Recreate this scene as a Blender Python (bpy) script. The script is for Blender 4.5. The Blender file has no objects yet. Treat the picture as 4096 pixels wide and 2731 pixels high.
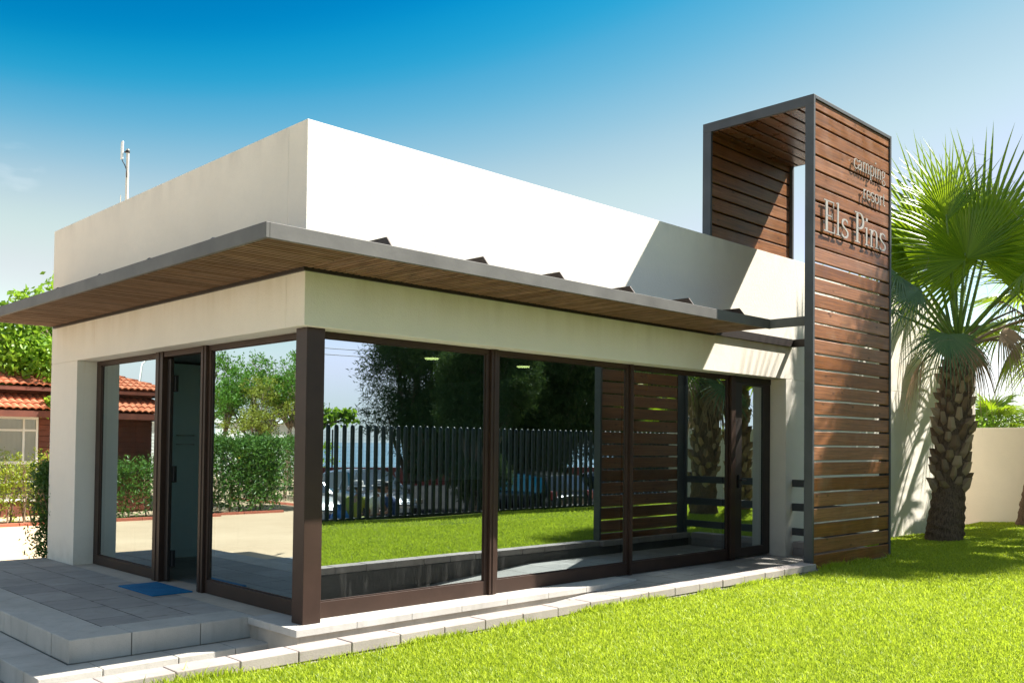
import bpy, math, random
import numpy as np
from mathutils import Vector, Matrix
R = math.radians
rnd = random.Random(7)
nr = np.random.default_rng(11)
SC = bpy.context.scene
COL = SC.collection

# ------------------------------------------------------------------ camera
cd = bpy.data.cameras.new('camera')
cam = bpy.data.objects.new('camera', cd); COL.objects.link(cam)
YAW, PITCH, ROLL = 0.7887, 0.0236, 0.0110
F = Vector((math.cos(YAW)*math.cos(PITCH), math.sin(YAW)*math.cos(PITCH), math.sin(PITCH)))
Rt = Vector((math.sin(YAW), -math.cos(YAW), 0)); Up = Rt.cross(F)
R2 = Rt*math.cos(ROLL)+Up*math.sin(ROLL); U2 = -Rt*math.sin(ROLL)+Up*math.cos(ROLL)
m = Matrix((R2, U2, -F)).transposed().to_4x4(); m.translation = (-4.1642, -6.8615, 1.55)
cam.matrix_world = m
cd.lens = 36*930.85/1024; cd.sensor_width = 36
cd.shift_x = (512-527.03)/1024; cd.shift_y = (421.84-341)/1024
cd.clip_start = .05; cd.clip_end = 20000
SC.camera = cam

# ------------------------------------------------------------------ sky and sun
SUN = Vector((1.75, -1.0, 2.38)).normalized()
EL = math.asin(SUN.z); AZ = math.atan2(SUN.x, SUN.y)      # clockwise from +Y
w = bpy.data.worlds.new('World'); SC.world = w; w.use_nodes = True
nt = w.node_tree; nt.nodes.clear()
sky = nt.nodes.new('ShaderNodeTexSky'); sky.sky_type = 'NISHITA'; sky.sun_disc = False
sky.sun_elevation = EL; sky.sun_rotation = AZ
sky.air_density = 1.0; sky.dust_density = 0.0; sky.ozone_density = 4.0; sky.altitude = 0
EXPO = 1.75
# grade of the Nishita sky toward the polarised, deep-to-pale look of the photograph
sc_ = nt.nodes.new('ShaderNodeVectorMath'); sc_.operation = 'SCALE'; sc_.inputs[3].default_value = .125
cu = nt.nodes.new('ShaderNodeRGBCurve')
for ch, pts in ((0, ((0, 0), (.145, 0), (.158, .01), (.172, .08), (.195, .27), (.22, .48), (.25, .63), (.29, .73), (.40, .92), (.55, 1.38), (.75, 1.6), (1, 1.6))),
                (1, ((0, .0), (.17, .10), (.255, .22), (.28, .33), (.315, .46), (.35, .58), (.385, .69), (.425, .79), (.49, .84), (.60, 1.15), (.75, 1.5), (1, 1.6))),
                (2, ((0, .0), (.30, .28), (.475, .53), (.53, .66), (.60, .73), (.65, .77), (.72, .85), (.85, 1.2), (1, 1.6)))):
    c = cu.mapping.curves[ch]
    while len(c.points) < len(pts): c.points.new(.5, .5)
    for p, q in zip(c.points, pts): p.location = (q[0], q[1]/1.6); p.handle_type = 'AUTO_CLAMPED'
cu.mapping.update()
gm = nt.nodes.new('ShaderNodeVectorMath'); gm.operation = 'SCALE'; gm.inputs[3].default_value = 4.8
# a thin wisp of cloud low on the left
tcw = nt.nodes.new('ShaderNodeTexCoord'); cn = nt.nodes.new('ShaderNodeTexNoise'); cn.inputs['Scale'].default_value = 26; cn.inputs['Detail'].default_value = 7
mpw = nt.nodes.new('ShaderNodeMapping'); mpw.inputs['Scale'].default_value = (1, 1, 2.6)
nt.links.new(tcw.outputs['Generated'], mpw.inputs[0]); nt.links.new(mpw.outputs[0], cn.inputs['Vector'])
dt = nt.nodes.new('ShaderNodeVectorMath'); dt.operation = 'DOT_PRODUCT'; dt.inputs[1].default_value = (0.26254, 0.93282, 0.24682)
nt.links.new(tcw.outputs['Generated'], dt.inputs[0])
mr = nt.nodes.new('ShaderNodeMapRange'); mr.inputs[1].default_value = .99965; mr.inputs[2].default_value = .99999; nt.links.new(dt.outputs['Value'], mr.inputs[0])
nr_ = nt.nodes.new('ShaderNodeMapRange'); nr_.inputs[1].default_value = .46; nr_.inputs[2].default_value = .72; nr_.inputs[4].default_value = .14; nt.links.new(cn.outputs['Fac'], nr_.inputs[0])
mm = nt.nodes.new('ShaderNodeMath'); mm.operation = 'MULTIPLY'; nt.links.new(mr.outputs[0], mm.inputs[0]); nt.links.new(nr_.outputs[0], mm.inputs[1])
mxw = nt.nodes.new('ShaderNodeMixRGB'); mxw.inputs[2].default_value = (.93, .93, .95, 1)
bg = nt.nodes.new('ShaderNodeBackground'); bg.inputs['Strength'].default_value = 1/3/2**EXPO
ow = nt.nodes.new('ShaderNodeOutputWorld')
nt.links.new(sky.outputs[0], sc_.inputs[0]); nt.links.new(sc_.outputs[0], cu.inputs['Color']); nt.links.new(mm.outputs[0], mxw.inputs[0])
sz = nt.nodes.new('ShaderNodeSeparateXYZ'); nt.links.new(tcw.outputs['Generated'], sz.inputs[0])
hz = nt.nodes.new('ShaderNodeMapRange'); hz.inputs[1].default_value = .09; hz.inputs[2].default_value = -.01; nt.links.new(sz.outputs['Z'], hz.inputs[0])
hm = nt.nodes.new('ShaderNodeMixRGB'); hm.inputs[2].default_value = (.66, .74, .80, 1); nt.links.new(hz.outputs[0], hm.inputs[0]); nt.links.new(cu.outputs[0], hm.inputs[1])
zz_ = nt.nodes.new('ShaderNodeMapRange'); zz_.inputs[1].default_value = .50; zz_.inputs[2].default_value = .80; zz_.inputs[4].default_value = .75; nt.links.new(sz.outputs['Z'], zz_.inputs[0])  # added paler overhead sky, above the view, to lift the shaded surfaces
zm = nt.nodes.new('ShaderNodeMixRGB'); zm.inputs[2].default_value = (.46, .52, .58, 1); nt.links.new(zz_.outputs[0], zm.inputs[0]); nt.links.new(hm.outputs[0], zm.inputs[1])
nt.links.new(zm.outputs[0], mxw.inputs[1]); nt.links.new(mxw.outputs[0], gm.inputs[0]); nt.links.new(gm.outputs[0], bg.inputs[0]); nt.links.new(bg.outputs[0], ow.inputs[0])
sl = bpy.data.lights.new('sun', 'SUN'); sl.energy = 4.4; sl.angle = R(.53); sl.color = (1, .955, .87)
so = bpy.data.objects.new('sun', sl); COL.objects.link(so)
so.rotation_euler = SUN.to_track_quat('Z', 'Y').to_euler(); so.location = SUN*30
SC.view_settings.view_transform = 'Standard'; SC.view_settings.look = 'None'
SC.view_settings.exposure = EXPO; SC.view_settings.gamma = 1
SC.render.engine = 'CYCLES'
SC.cycles.max_bounces = 10; SC.cycles.transparent_max_bounces = 12; SC.cycles.glossy_bounces = 5

# ------------------------------------------------------------------ helpers
class MB:
    def __init__(s): s.v = []; s.f = []; s.m = []; s.mi = 0
    def add(s, vs, fs):
        b = len(s.v); s.v += [tuple(p) for p in vs]; s.f += [tuple(b+i for i in f) for f in fs]; s.m += [s.mi]*len(fs); return s
    def box(s, x0, x1, y0, y1, z0, z1):
        return s.add([(x0,y0,z0),(x1,y0,z0),(x1,y1,z0),(x0,y1,z0),(x0,y0,z1),(x1,y0,z1),(x1,y1,z1),(x0,y1,z1)],
                     [(0,3,2,1),(4,5,6,7),(0,1,5,4),(1,2,6,5),(2,3,7,6),(3,0,4,7)])
    def beam(s, p, q, wd, ht, up=(0,0,1)):
        p, q = Vector(p), Vector(q); d = (q-p).normalized(); u = Vector(up)
        sd = d.cross(u).normalized()*wd/2; uu = sd.cross(d).normalized()*ht/2
        vs = [p-sd-uu,p+sd-uu,p+sd+uu,p-sd+uu,q-sd-uu,q+sd-uu,q+sd+uu,q-sd+uu]
        return s.add(vs, [(0,1,2,3),(7,6,5,4),(0,4,5,1),(1,5,6,2),(2,6,7,3),(3,7,4,0)])
    def tube(s, pts, rs, n=10, cap=True):
        pts = [Vector(p) for p in pts]
        if not hasattr(rs, '__len__'): rs = [rs]*len(pts)
        vs = []; fs = []; ref = None
        for i, p in enumerate(pts):
            d = (pts[min(i+1,len(pts)-1)]-pts[max(i-1,0)]).normalized()
            if ref is None: ref = Vector((1,0,0)) if abs(d.x) < .8 else Vector((0,1,0))
            a = d.cross(ref).normalized(); b = a.cross(d); ref = b if False else ref
            for k in range(n):
                t = 2*math.pi*k/n; vs.append(p+(a*math.cos(t)+b*math.sin(t))*rs[i])
        for i in range(len(pts)-1):
            for k in range(n):
                k2 = (k+1) % n; fs.append((i*n+k, i*n+k2, (i+1)*n+k2, (i+1)*n+k))
        if cap: fs += [tuple(reversed(range(n))), tuple(range((len(pts)-1)*n, len(pts)*n))]
        return s.add(vs, fs)
    def lathe(s, c, prof, n=20):
        vs = []; fs = []
        for r, z in prof:
            for k in range(n):
                t = 2*math.pi*k/n; vs.append((c[0]+r*math.cos(t), c[1]+r*math.sin(t), c[2]+z))
        for i in range(len(prof)-1):
            for k in range(n): fs.append((i*n+k, i*n+(k+1)%n, (i+1)*n+(k+1)%n, (i+1)*n+k))
        fs += [tuple(reversed(range(n))), tuple(range((len(prof)-1)*n, len(prof)*n))]
        return s.add(vs, fs)
    def build(s, name, mats, parent=None, bevel=0, smooth=False, seg=2, auto=None):
        me = bpy.data.meshes.new(name); me.from_pydata([tuple(v) for v in s.v], [], s.f)
        for mt in (mats if isinstance(mats, (list, tuple)) else [mats]): me.materials.append(mt)
        if any(s.m): me.polygons.foreach_set('material_index', s.m)
        if smooth: me.polygons.foreach_set('use_smooth', [True]*len(s.f))
        o = bpy.data.objects.new(name, me); COL.objects.link(o)
        if parent is not None: o.parent = parent; o.matrix_parent_inverse = PINV.get(parent.name, Matrix())
        if bevel:
            b = o.modifiers.new('bevel', 'BEVEL'); b.width = bevel; b.segments = seg; b.limit_method = 'ANGLE'; b.angle_limit = R(40)
        if auto:
            o.modifiers.new('edges', 'EDGE_SPLIT').split_angle = R(auto)
        return o
PINV = {}
def tag(o, label=None, cat=None, group=None, kind=None):
    if label: o['label'] = label
    if cat: o['category'] = cat
    if group: o['group'] = group
    if kind: o['kind'] = kind
    return o
def thing(name, loc, label, cat, group=None, rz=0):
    """an Empty at the base of a thing; parts are modelled in world space unless local=True geometry is used"""
    o = bpy.data.objects.new(name, None); COL.objects.link(o); o.empty_display_size = .2
    o.location = loc; o.rotation_euler = (0, 0, rz)
    return tag(o, label, cat, group)
def wthing(name, loc, label, cat, group=None):
    o = thing(name, loc, label, cat, group)
    PINV[o.name] = Matrix.Translation(Vector(loc)).inverted()
    return o
def np_mesh(name, verts, tris, mats, parent=None, smooth=False, mi=None):
    """fast mesh from numpy arrays; tris (n,3) or quads (n,4)"""
    me = bpy.data.meshes.new(name); k = tris.shape[1]
    me.vertices.add(len(verts)); me.vertices.foreach_set('co', verts.astype(np.float32).ravel())
    me.loops.add(tris.size); me.loops.foreach_set('vertex_index', tris.astype(np.int32).ravel())
    me.polygons.add(len(tris)); me.polygons.foreach_set('loop_start', np.arange(0, tris.size, k, dtype=np.int32))
    try: me.polygons.foreach_set('loop_total', np.full(len(tris), k, dtype=np.int32))
    except Exception: pass
    for mt in (mats if isinstance(mats, (list, tuple)) else [mats]): me.materials.append(mt)
    if mi is not None: me.polygons.foreach_set('material_index', mi.astype(np.int32))
    if smooth: me.polygons.foreach_set('use_smooth', np.ones(len(tris), dtype=bool))
    me.update(calc_edges=True); me.validate()
    o = bpy.data.objects.new(name, me); COL.objects.link(o)
    if parent is not None: o.parent = parent; o.matrix_parent_inverse = PINV.get(parent.name, Matrix())
    return o

# ------------------------------------------------------------------ materials
class NT:
    def __init__(s, name):
        s.m = bpy.data.materials.new(name); s.m.use_nodes = True; s.t = s.m.node_tree; s.t.nodes.clear()
        s.out = s.n('ShaderNodeOutputMaterial'); s.tc = s.n('ShaderNodeTexCoord')
    def n(s, ty, **kw):
        x = s.t.nodes.new(ty)
        for k, v in kw.items():
            if k.startswith('i_'):
                key = k[2:].replace('_', ' ')
                x.inputs[int(key) if key.isdigit() else key].default_value = v
            else: setattr(x, k, v)
        return x
    def l(s, a, b): s.t.links.new(a, b); return s
    def noise(s, scale, detail=4, vec=None, rough=.55, sc3=None):
        x = s.n('ShaderNodeTexNoise', i_Scale=scale, i_Detail=detail, i_Roughness=rough)
        v = vec or s.tc.outputs['Object']
        if sc3:
            mp = s.n('ShaderNodeMapping'); mp.inputs['Scale'].default_value = sc3; s.l(v, mp.inputs[0]); v = mp.outputs[0]
        s.l(v, x.inputs['Vector']); return x.outputs['Fac']
    def ramp(s, fac, stops):
        x = s.n('ShaderNodeValToRGB'); e = x.color_ramp.elements
        while len(e) < len(stops): e.new(.5)
        for q, (p, c) in zip(e, stops): q.position = p; q.color = (c, c, c, 1) if not hasattr(c, '__len__') else (*c, 1)
        s.l(fac, x.inputs[0]); return x.outputs[0]
    def mix(s, fac, a, b, mode='MIX'):
        x = s.n('ShaderNodeMixRGB', blend_type=mode)
        for i, v in ((0, fac), (1, a), (2, b)):
            if hasattr(v, 'links'): s.l(v, x.inputs[i])
            else: x.inputs[i].default_value = v if not hasattr(v, '__len__') else (*v, 1)[:4]
        return x.outputs[0]
    def math(s, op, a, b=0, c=None):
        x = s.n('ShaderNodeMath', operation=op)
        for i, v in ((0, a), (1, b), (2, c)):
            if v is None: continue
            if hasattr(v, 'links'): s.l(v, x.inputs[i])
            else: x.inputs[i].default_value = v
        return x.outputs[0]
    def bump(s, h, strength=.3, dist=.01):
        x = s.n('ShaderNodeBump', i_Strength=strength, i_Distance=dist); s.l(h, x.inputs['Height']); return x.outputs[0]
    def pbr(s, col, rough=.6, metal=0, normal=None, spec=.5, coat=0):
        p = s.n('ShaderNodeBsdfPrincipled'); s.p = p
        for k, v in (('Base Color', col), ('Roughness', rough), ('Metallic', metal)):
            if hasattr(v, 'links'): s.l(v, p.inputs[k])
            else: p.inputs[k].default_value = v if not hasattr(v, '__len__') else (*v, 1)[:4]
        p.inputs['Specular IOR Level'].default_value = spec; p.inputs['Coat Weight'].default_value = coat
        if normal: s.l(normal, p.inputs['Normal'])
        s.l(p.outputs[0], s.out.inputs[0]); return s.m
    def sep(s, vec=None):
        x = s.n('ShaderNodeSeparateXYZ'); s.l(vec or s.tc.outputs['Object'], x.inputs[0]); return x.outputs

def mat_simple(name, col, rough=.5, metal=0, var=.12, scale=6, bump=0, spec=.5, coat=0):
    t = NT(name); f = t.noise(scale, 5)
    c = t.mix(t.ramp(f, [(.3, 0.0), (.7, 1.0)]), [x*(1-var) for x in col], [min(1, x*(1+var)) for x in col])
    nb = t.bump(t.noise(scale*12, 4), bump, .004) if bump else None
    return t.pbr(c, rough, metal, nb, spec, coat)

def mat_stucco(name, col, stain=False, scale=1):
    t = NT(name)
    f1 = t.noise(1.3, 5); f2 = t.noise(60, 3); f3 = t.noise(9, 5)
    c = t.mix(t.ramp(f1, [(.3, 0.0), (.75, 1.0)]), [x*.93 for x in col], col)
    c = t.mix(t.ramp(f3, [(.45, 0.0), (.8, .35)]), c, [x*.9 for x in col])
    c = t.mix(t.ramp(f2, [(.62, 0.0), (.75, .35)]), c, [x*.7 for x in col])          # dark specks of the render coat
    if stain:
        # weathering streaks that run down from the canopy line, ochre and algae green
        st = t.noise(1.0, 6, sc3=(5.5, 5.5, .55)); zz = t.sep()[2]
        top = t.math('MULTIPLY', t.math('SUBTRACT', zz, 2.62), 2.6)
        top = t.n('ShaderNodeClamp').inputs[0].node if False else top
        k = t.math('MULTIPLY', t.ramp(st, [(.42, 0.0), (.7, 1.0)]), t.ramp(top, [(0.0, 0.0), (1.0, .28)]))
        below = t.math('LESS_THAN', zz, 3.02); k = t.math('MULTIPLY', k, below)
        c = t.mix(k, c, (.42, .33, .17))
        # a few rust runs
        r2 = t.noise(1.0, 3, sc3=(16, 16, .8)); k2 = t.math('MULTIPLY', t.ramp(r2, [(.68, 0.0), (.76, .28)]), below)
        c = t.mix(k2, c, (.48, .30, .13))
        # faint soot along the parapet top
        tp = t.ramp(t.math('SUBTRACT', zz, 3.28), [(.72, 0.0), (1.0, .35)])
        s2 = t.noise(1.0, 6, sc3=(3.5, 3.5, 1.2))
        c = t.mix(t.math('MULTIPLY', tp, t.ramp(s2, [(.45, 0.0), (.75, 1.0)])), c, (.36, .34, .30))
        # splash dirt at the foot
        ft = t.ramp(zz, [(0.0, .45), (.35, 0.0)]); c = t.mix(t.math('MULTIPLY', ft, t.ramp(t.noise(5, 5), [(.35, 0.0), (.7, 1.0)])), c, (.40, .34, .26))
    b = t.math('ADD', t.noise(75, 3), t.math('MULTIPLY', t.noise(22, 3), .6))
    return t.pbr(c, .92, 0, t.bump(b, .55, .006), .25)

M = {}
M['stucco'] = mat_stucco('stucco', (.79, .735, .64), True)
M['stucco_plain'] = mat_stucco('stucco_plain', (.70, .64, .53))
M['brown'] = mat_simple('bronze_paint', (.042, .023, .016), .45, 0, .18, 3, .05, .3)
M['brown_in'] = mat_simple('bronze_paint_inner', (.020, .013, .010), .5, 0, .1, 3)
M['steel'] = mat_simple('grey_steel', (.062, .064, .068), .48, 0, .25, 2.2, .12, .45)
M['fascia'] = mat_simple('grey_fascia', (.115, .108, .10), .55, 0, .22, 2.5, .15, .35)
M['rubber'] = mat_simple('black_rubber', (.012, .012, .013), .7, 0, .1, 8)
M['white_pvc'] = mat_simple('white_pvc', (.72, .72, .70), .4, 0, .04, 3)
M['antenna'] = mat_simple('cream_metal', (.62, .56, .47), .45, .2, .12, 6)
M['cable'] = mat_simple('black_cable', (.02, .02, .022), .5)
M['chrome'] = mat_simple('brushed_steel', (.45, .45, .44), .3, .9, .05)
M['letter'] = mat_simple('brushed_letter_metal', (.38, .35, .31), .45, .25, .08, 9)
M['laminate'] = mat_simple('white_laminate', (.62, .76, .76), .35, 0, .04, 1)
M['interior'] = mat_simple('interior_paint', (.66, .70, .68), .8, 0, .05, 1)
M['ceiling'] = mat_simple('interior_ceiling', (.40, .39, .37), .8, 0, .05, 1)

def mat_boards(name, base, pitch, off, axis=2, run=0, lacquer=.32):
    """stained pine boards: each board its own tint and grain, knots, pale scuffs"""
    t = NT(name); s = t.sep(); z = s[axis]
    idx = t.math('FLOOR', t.math('DIVIDE', t.math('SUBTRACT', z, off), pitch))
    wn = t.n('ShaderNodeTexWhiteNoise', noise_dimensions='1D'); t.l(idx, wn.inputs['W'])
    cmb = t.n('ShaderNodeCombineXYZ'); 
    for i in range(3): t.l(s[i], cmb.inputs[i])
    add = t.n('ShaderNodeVectorMath', operation='ADD'); t.l(cmb.outputs[0], add.inputs[0])
    off3 = t.n('ShaderNodeVectorMath', operation='SCALE'); off3.inputs[3].default_value = 37.0
    t.l(wn.outputs['Color'], off3.inputs[0]); t.l(off3.outputs[0], add.inputs[1])
    sc = [26, 26, 26]; sc[run] = 1.3
    g = t.noise(1.0, 7, add.outputs[0], .62, sc3=tuple(sc))
    sc2 = [70, 70, 70]; sc2[run] = 3.0
    g2 = t.noise(1.0, 4, add.outputs[0], .6, sc3=tuple(sc2))
    wv = t.n('ShaderNodeTexWave', wave_type='BANDS', bands_direction='Z' if axis == 2 else 'Y', i_Scale=9, i_Distortion=9, i_Detail=3)
    mp = t.n('ShaderNodeMapping'); q = [1, 1, 1]; q[run] = .10; mp.inputs['Scale'].default_value = q
    t.l(add.outputs[0], mp.inputs[0]); t.l(mp.outputs[0], wv.inputs['Vector']); wv.inputs['Detail Scale'].default_value = 1.5
    c = t.mix(t.ramp(g, [(.28, 0.0), (.72, 1.0)]), [x*.55 for x in base], [x*1.35 for x in base])
    c = t.mix(t.ramp(wv.outputs['Fac'], [(.55, 0.0), (1.0, .5)]), c, [x*.5 for x in base])
    c = t.mix(t.ramp(g2, [(.6, 0.0), (.78, .45)]), c, (base[0]*1.7, base[1]*1.95, base[2]*2.2))
    # board to board tint
    hv = t.n('ShaderNodeHueSaturation'); t.l(c, hv.inputs['Color'])
    t.l(t.math('MULTIPLY_ADD', wn.outputs['Value'], .45, .76), hv.inputs['Value'])
    t.l(t.math('MULTIPLY_ADD', wn.outputs['Value'], -.18, 1.10), hv.inputs['Saturation'])
    c = hv.outputs[0]
    # knots
    vo = t.n('ShaderNodeTexVoronoi', i_Scale=1.0); mp2 = t.n('ShaderNodeMapping'); q = [8.5, 8.5, 8.5]; q[run] = 3.6
    mp2.inputs['Scale'].default_value = q; t.l(add.outputs[0], mp2.inputs[0]); t.l(mp2.outputs[0], vo.inputs['Vector'])
    kn = t.ramp(vo.outputs['Distance'], [(.05, .85), (.16, 0.0)])
    c = t.mix(kn, c, [x*.22 for x in base])
    # scuffed, dusty patches
    du = t.noise(2.2, 7); c = t.mix(t.ramp(du, [(.55, 0.0), (.8, .30)]), c, (.40, .26, .17))
    h = t.math('ADD', t.math('MULTIPLY', g2, .6), g)
    r = t.ramp(t.noise(5, 5), [(.3, lacquer), (.75, lacquer+.2)])
    return t.pbr(c, r, 0, t.bump(h, .35, .003), .5)
M['boards'] = mat_boards('pine_boards', (.25, .098, .037), .1830, .288)
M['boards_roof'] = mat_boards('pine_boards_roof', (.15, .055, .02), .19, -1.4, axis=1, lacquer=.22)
M['slat'] = mat_boards('slat_wood', (.23, .125, .065), .058, 0.0, axis=0, run=1, lacquer=.7)
M['slat2'] = mat_boards('slat_wood_side', (.23, .125, .065), .058, -.785, axis=1, run=0, lacquer=.7)

def mat_concrete(name, col, rough=.85, joints=None, off=(0, 0), speck=.25):
    """joints=(lx, ly, stagger): thin mortar joints of a running bond laid in object XY"""
    t = NT(name)
    c = t.mix(t.ramp(t.noise(2.2, 6), [(.3, 0.0), (.7, 1.0)]), [x*.82 for x in col], [x*1.08 for x in col])
    c = t.mix(t.ramp(t.noise(140, 2), [(.55, 0.0), (.75, speck)]), c, [x*.5 for x in col])
    c = t.mix(t.ramp(t.noise(.9, 7), [(.5, 0.0), (.75, .45)]), c, (col[0]*.62, col[1]*.60, col[2]*.55))
    c = t.mix(t.ramp(t.noise(1.0, 6, sc3=(11, 11, 2.0)), [(.52, 0.0), (.72, .35)]), c, (col[0]*.55, col[1]*.54, col[2]*.52))
    h = t.noise(90, 4)
    if joints:
        lx, ly, stg = joints; s = t.sep()
        cx = t.math('DIVIDE', t.math('SUBTRACT', s[0], off[0]), lx)
        colid = t.math('FLOOR', cx)
        yy = t.math('ADD', t.math('DIVIDE', t.math('SUBTRACT', s[1], off[1]), ly), t.math('MULTIPLY', colid, stg))
        fx = t.math('ABSOLUTE', t.math('SUBTRACT', t.math('FRACT', cx), .5))
        fy = t.math('ABSOLUTE', t.math('SUBTRACT', t.math('FRACT', yy), .5))
        jx = t.math('GREATER_THAN', fx, .5-.006/lx); jy = t.math('GREATER_THAN', fy, .5-.006/ly)
        j = t.math('MAXIMUM', jx, jy)
        wn = t.n('ShaderNodeTexWhiteNoise', noise_dimensions='2D'); cv = t.n('ShaderNodeCombineXYZ')
        t.l(colid, cv.inputs[0]); t.l(t.math('FLOOR', yy), cv.inputs[1]); t.l(cv.outputs[0], wn.inputs['Vector'])
        hv = t.n('ShaderNodeHueSaturation'); t.l(c, hv.inputs['Color']); t.l(t.math('MULTIPLY_ADD', wn.outputs['Value'], .22, .89), hv.inputs['Value'])
        jn = t.ramp(t.noise(7, 5), [(.4, .25), (.6, 1.0)])
        c = t.mix(t.math('MULTIPLY', j, jn), hv.outputs[0], (.045, .035, .03))
        h = t.math('SUBTRACT', t.math('MULTIPLY', h, .3), j)
    return t.pbr(c, rough, 0, t.bump(h, .35, .004), .3)
M['paving'] = mat_concrete('paving_slabs', (.34, .32, .295), .75, (.40, .60, .37), (-1.18, .30))
M['edge_block'] = mat_concrete('edge_block', (.48, .455, .41), .85, speck=.5)
M['slab'] = mat_concrete('plinth_slab', (.50, .47, .43), .85)
M['plinth'] = mat_concrete('plinth_render', (.48, .42, .35), .9)
M['brick'] = mat_concrete('coping_brick', (.37, .32, .295), .9, speck=.4)
M['brick_dark'] = mat_concrete('course_brick', (.30, .265, .25), .95, speck=.5)
M['inner_dark'] = mat_concrete('dark_concrete', (.11, .10, .095), .9, speck=.5)  # much darker concrete tone for the inner face of the coping
M['floor_in'] = mat_concrete('floor_tiles_inside', (.26, .27, .27), .4, (.6, .6, 0), (0, 0))
M['kerb_red'] = mat_concrete('red_kerb', (.42, .13, .08), .9)
M['grey_coat'] = mat_simple('grey_coat', (.14, .14, .15), .6)

def mat_ground(name, a, b, scale=.35, bump=.3):
    t = NT(name)
    c = t.mix(t.ramp(t.noise(scale, 8), [(.35, 0.0), (.65, 1.0)]), a, b)
    c = t.mix(t.ramp(t.noise(55, 3), [(.6, 0.0), (.75, .35)]), c, [x*.6 for x in a])
    c = t.mix(t.ramp(t.noise(2.5, 7), [(.5, 0.0), (.8, .25)]), c, [x*.75 for x in a])
    return t.pbr(c, .95, 0, t.bump(t.noise(30, 6), bump, .01), .15)
M['sand'] = mat_ground('sandy_ground', (.50, .37, .24), (.60, .46, .31))
M['beach'] = mat_ground('beach_sand', (.42, .31, .20), (.50, .38, .26))
M['road'] = mat_ground('asphalt', (.030, .030, .031), (.042, .042, .042), .8)
M['road'].node_tree.nodes['Principled BSDF'].inputs['Specular IOR Level'].default_value = 0
M['soil'] = mat_ground('soil', (.09, .07, .03), (.12, .12, .035), 2)
def mat_lawn():
    t = NT('lawn_turf')
    c = t.mix(t.ramp(t.noise(.9, 6), [(.35, 0.0), (.65, 1.0)]), (.13, .19, .014), (.24, .29, .022))
    c = t.mix(t.ramp(t.noise(45, 5), [(.4, 0.0), (.65, .7)]), c, (.035, .055, .006))
    return t.pbr(c, .95, 0, t.bump(t.noise(60, 5), .9, .03), .1)
M['lawn'] = mat_lawn()

def mat_leaf(name, a, b, trans=.4, rough=.5, tcol=None, scale=3.0, spec=.4, stripe=None):
    """leaf: diffuse-gloss plus real light passing through the blade; tint varies leaf to leaf by position"""
    t = NT(name)
    f = t.noise(scale, 3); wn = t.n('ShaderNodeNewGeometry')
    rp = wn.outputs['Random Per Island']
    c = t.mix(t.math('MULTIPLY_ADD', rp, .75, t.math('MULTIPLY', f, .25)), a, b)
    p = t.n('ShaderNodeBsdfPrincipled'); t.l(c, p.inputs['Base Color']); p.inputs['Roughness'].default_value = rough
    p.inputs['Specular IOR Level'].default_value = spec
    tr = t.n('ShaderNodeBsdfTranslucent'); tc = tcol or [min(1, x*1.6) for x in b]
    t.l(t.mix(.45, c, tc), tr.inputs[0])
    mx = t.n('ShaderNodeMixShader', i_0=trans); t.l(p.outputs[0], mx.inputs[1]); t.l(tr.outputs[0], mx.inputs[2])
    t.l(mx.outputs[0], t.out.inputs[0]); return t.m
M['blade'] = mat_leaf('grass_blade', (.07, .16, .008), (.60, .66, .045), .44, .5, (.66, .84, .06), 1.2)
M['palm'] = mat_leaf('palm_leaf', (.05, .13, .009), (.25, .355, .016), .42, .34, (.50, .68, .018), 1.5, .5)
M['palm_dark'] = mat_leaf('palm_leaf_blue', (.07, .14, .065), (.12, .20, .09), .22, .42, (.16, .30, .05), 1.5, .5)
M['palm_dead'] = mat_leaf('palm_leaf_dry', (.26, .17, .10), (.42, .30, .19), .2, .7, (.4, .3, .2))
M['palm_yellow'] = mat_leaf('palm_leaf_yellow', (.42, .36, .03), (.55, .45, .05), .4, .45, (.7, .6, .05))
M['petiole'] = mat_simple('petiole', (.14, .22, .035), .45, 0, .35, 7, .1)
M['mulberry'] = mat_leaf('mulberry_leaf', (.11, .24, .018), (.24, .40, .03), .42, .45, (.45, .68, .05))
M['oleander'] = mat_leaf('oleander_leaf', (.035, .10, .016), (.10, .20, .028), .25, .4, (.17, .36, .03))
M['oleander_y'] = mat_leaf('yellow_shrub_leaf', (.13, .20, .012), (.30, .36, .025), .35, .45, (.55, .6, .05))  # yellow-green is the leaf colour of these shrubs
M['tamarisk'] = mat_leaf('tamarisk_leaf', (.030, .062, .020), (.075, .12, .032), .2, .8, (.10, .17, .03), 3.0, .1)
M['olivey'] = mat_leaf('acacia_leaf', (.17, .22, .025), (.30, .33, .04), .35, .5, (.4, .5, .05))
M['bright'] = mat_leaf('ash_leaf', (.05, .14, .015), (.12, .26, .025), .35, .45, (.3, .6, .04))
M['darkshrub'] = mat_leaf('privet_leaf', (.035, .085, .012), (.07, .15, .022), .25, .45, (.12, .28, .03))
M['bark'] = mat_simple('bark', (.16, .12, .085), .95, 0, .35, 7, .8)
M['twig'] = mat_simple('twig', (.24, .16, .10), .9, 0, .3, 9, .3)
def mat_trunk():
    t = NT('palm_trunk_fibre'); 
    g = t.noise(1.0, 7, sc3=(55, 55, 9), rough=.7); k = t.noise(4, 6)
    c = t.mix(t.ramp(g, [(.3, 0.0), (.72, 1.0)]), (.045, .03, .02), (.25, .165, .105))
    c = t.mix(t.ramp(k, [(.5, 0.0), (.75, .5)]), c, (.05, .032, .02))
    return t.pbr(c, .95, 0, t.bump(g, 1.0, .03), .15)
M['trunk'] = mat_trunk()
M['boot'] = mat_leaf('leaf_base', (.10, .05, .025), (.42, .30, .19), .03, .75, None, 9)
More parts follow.
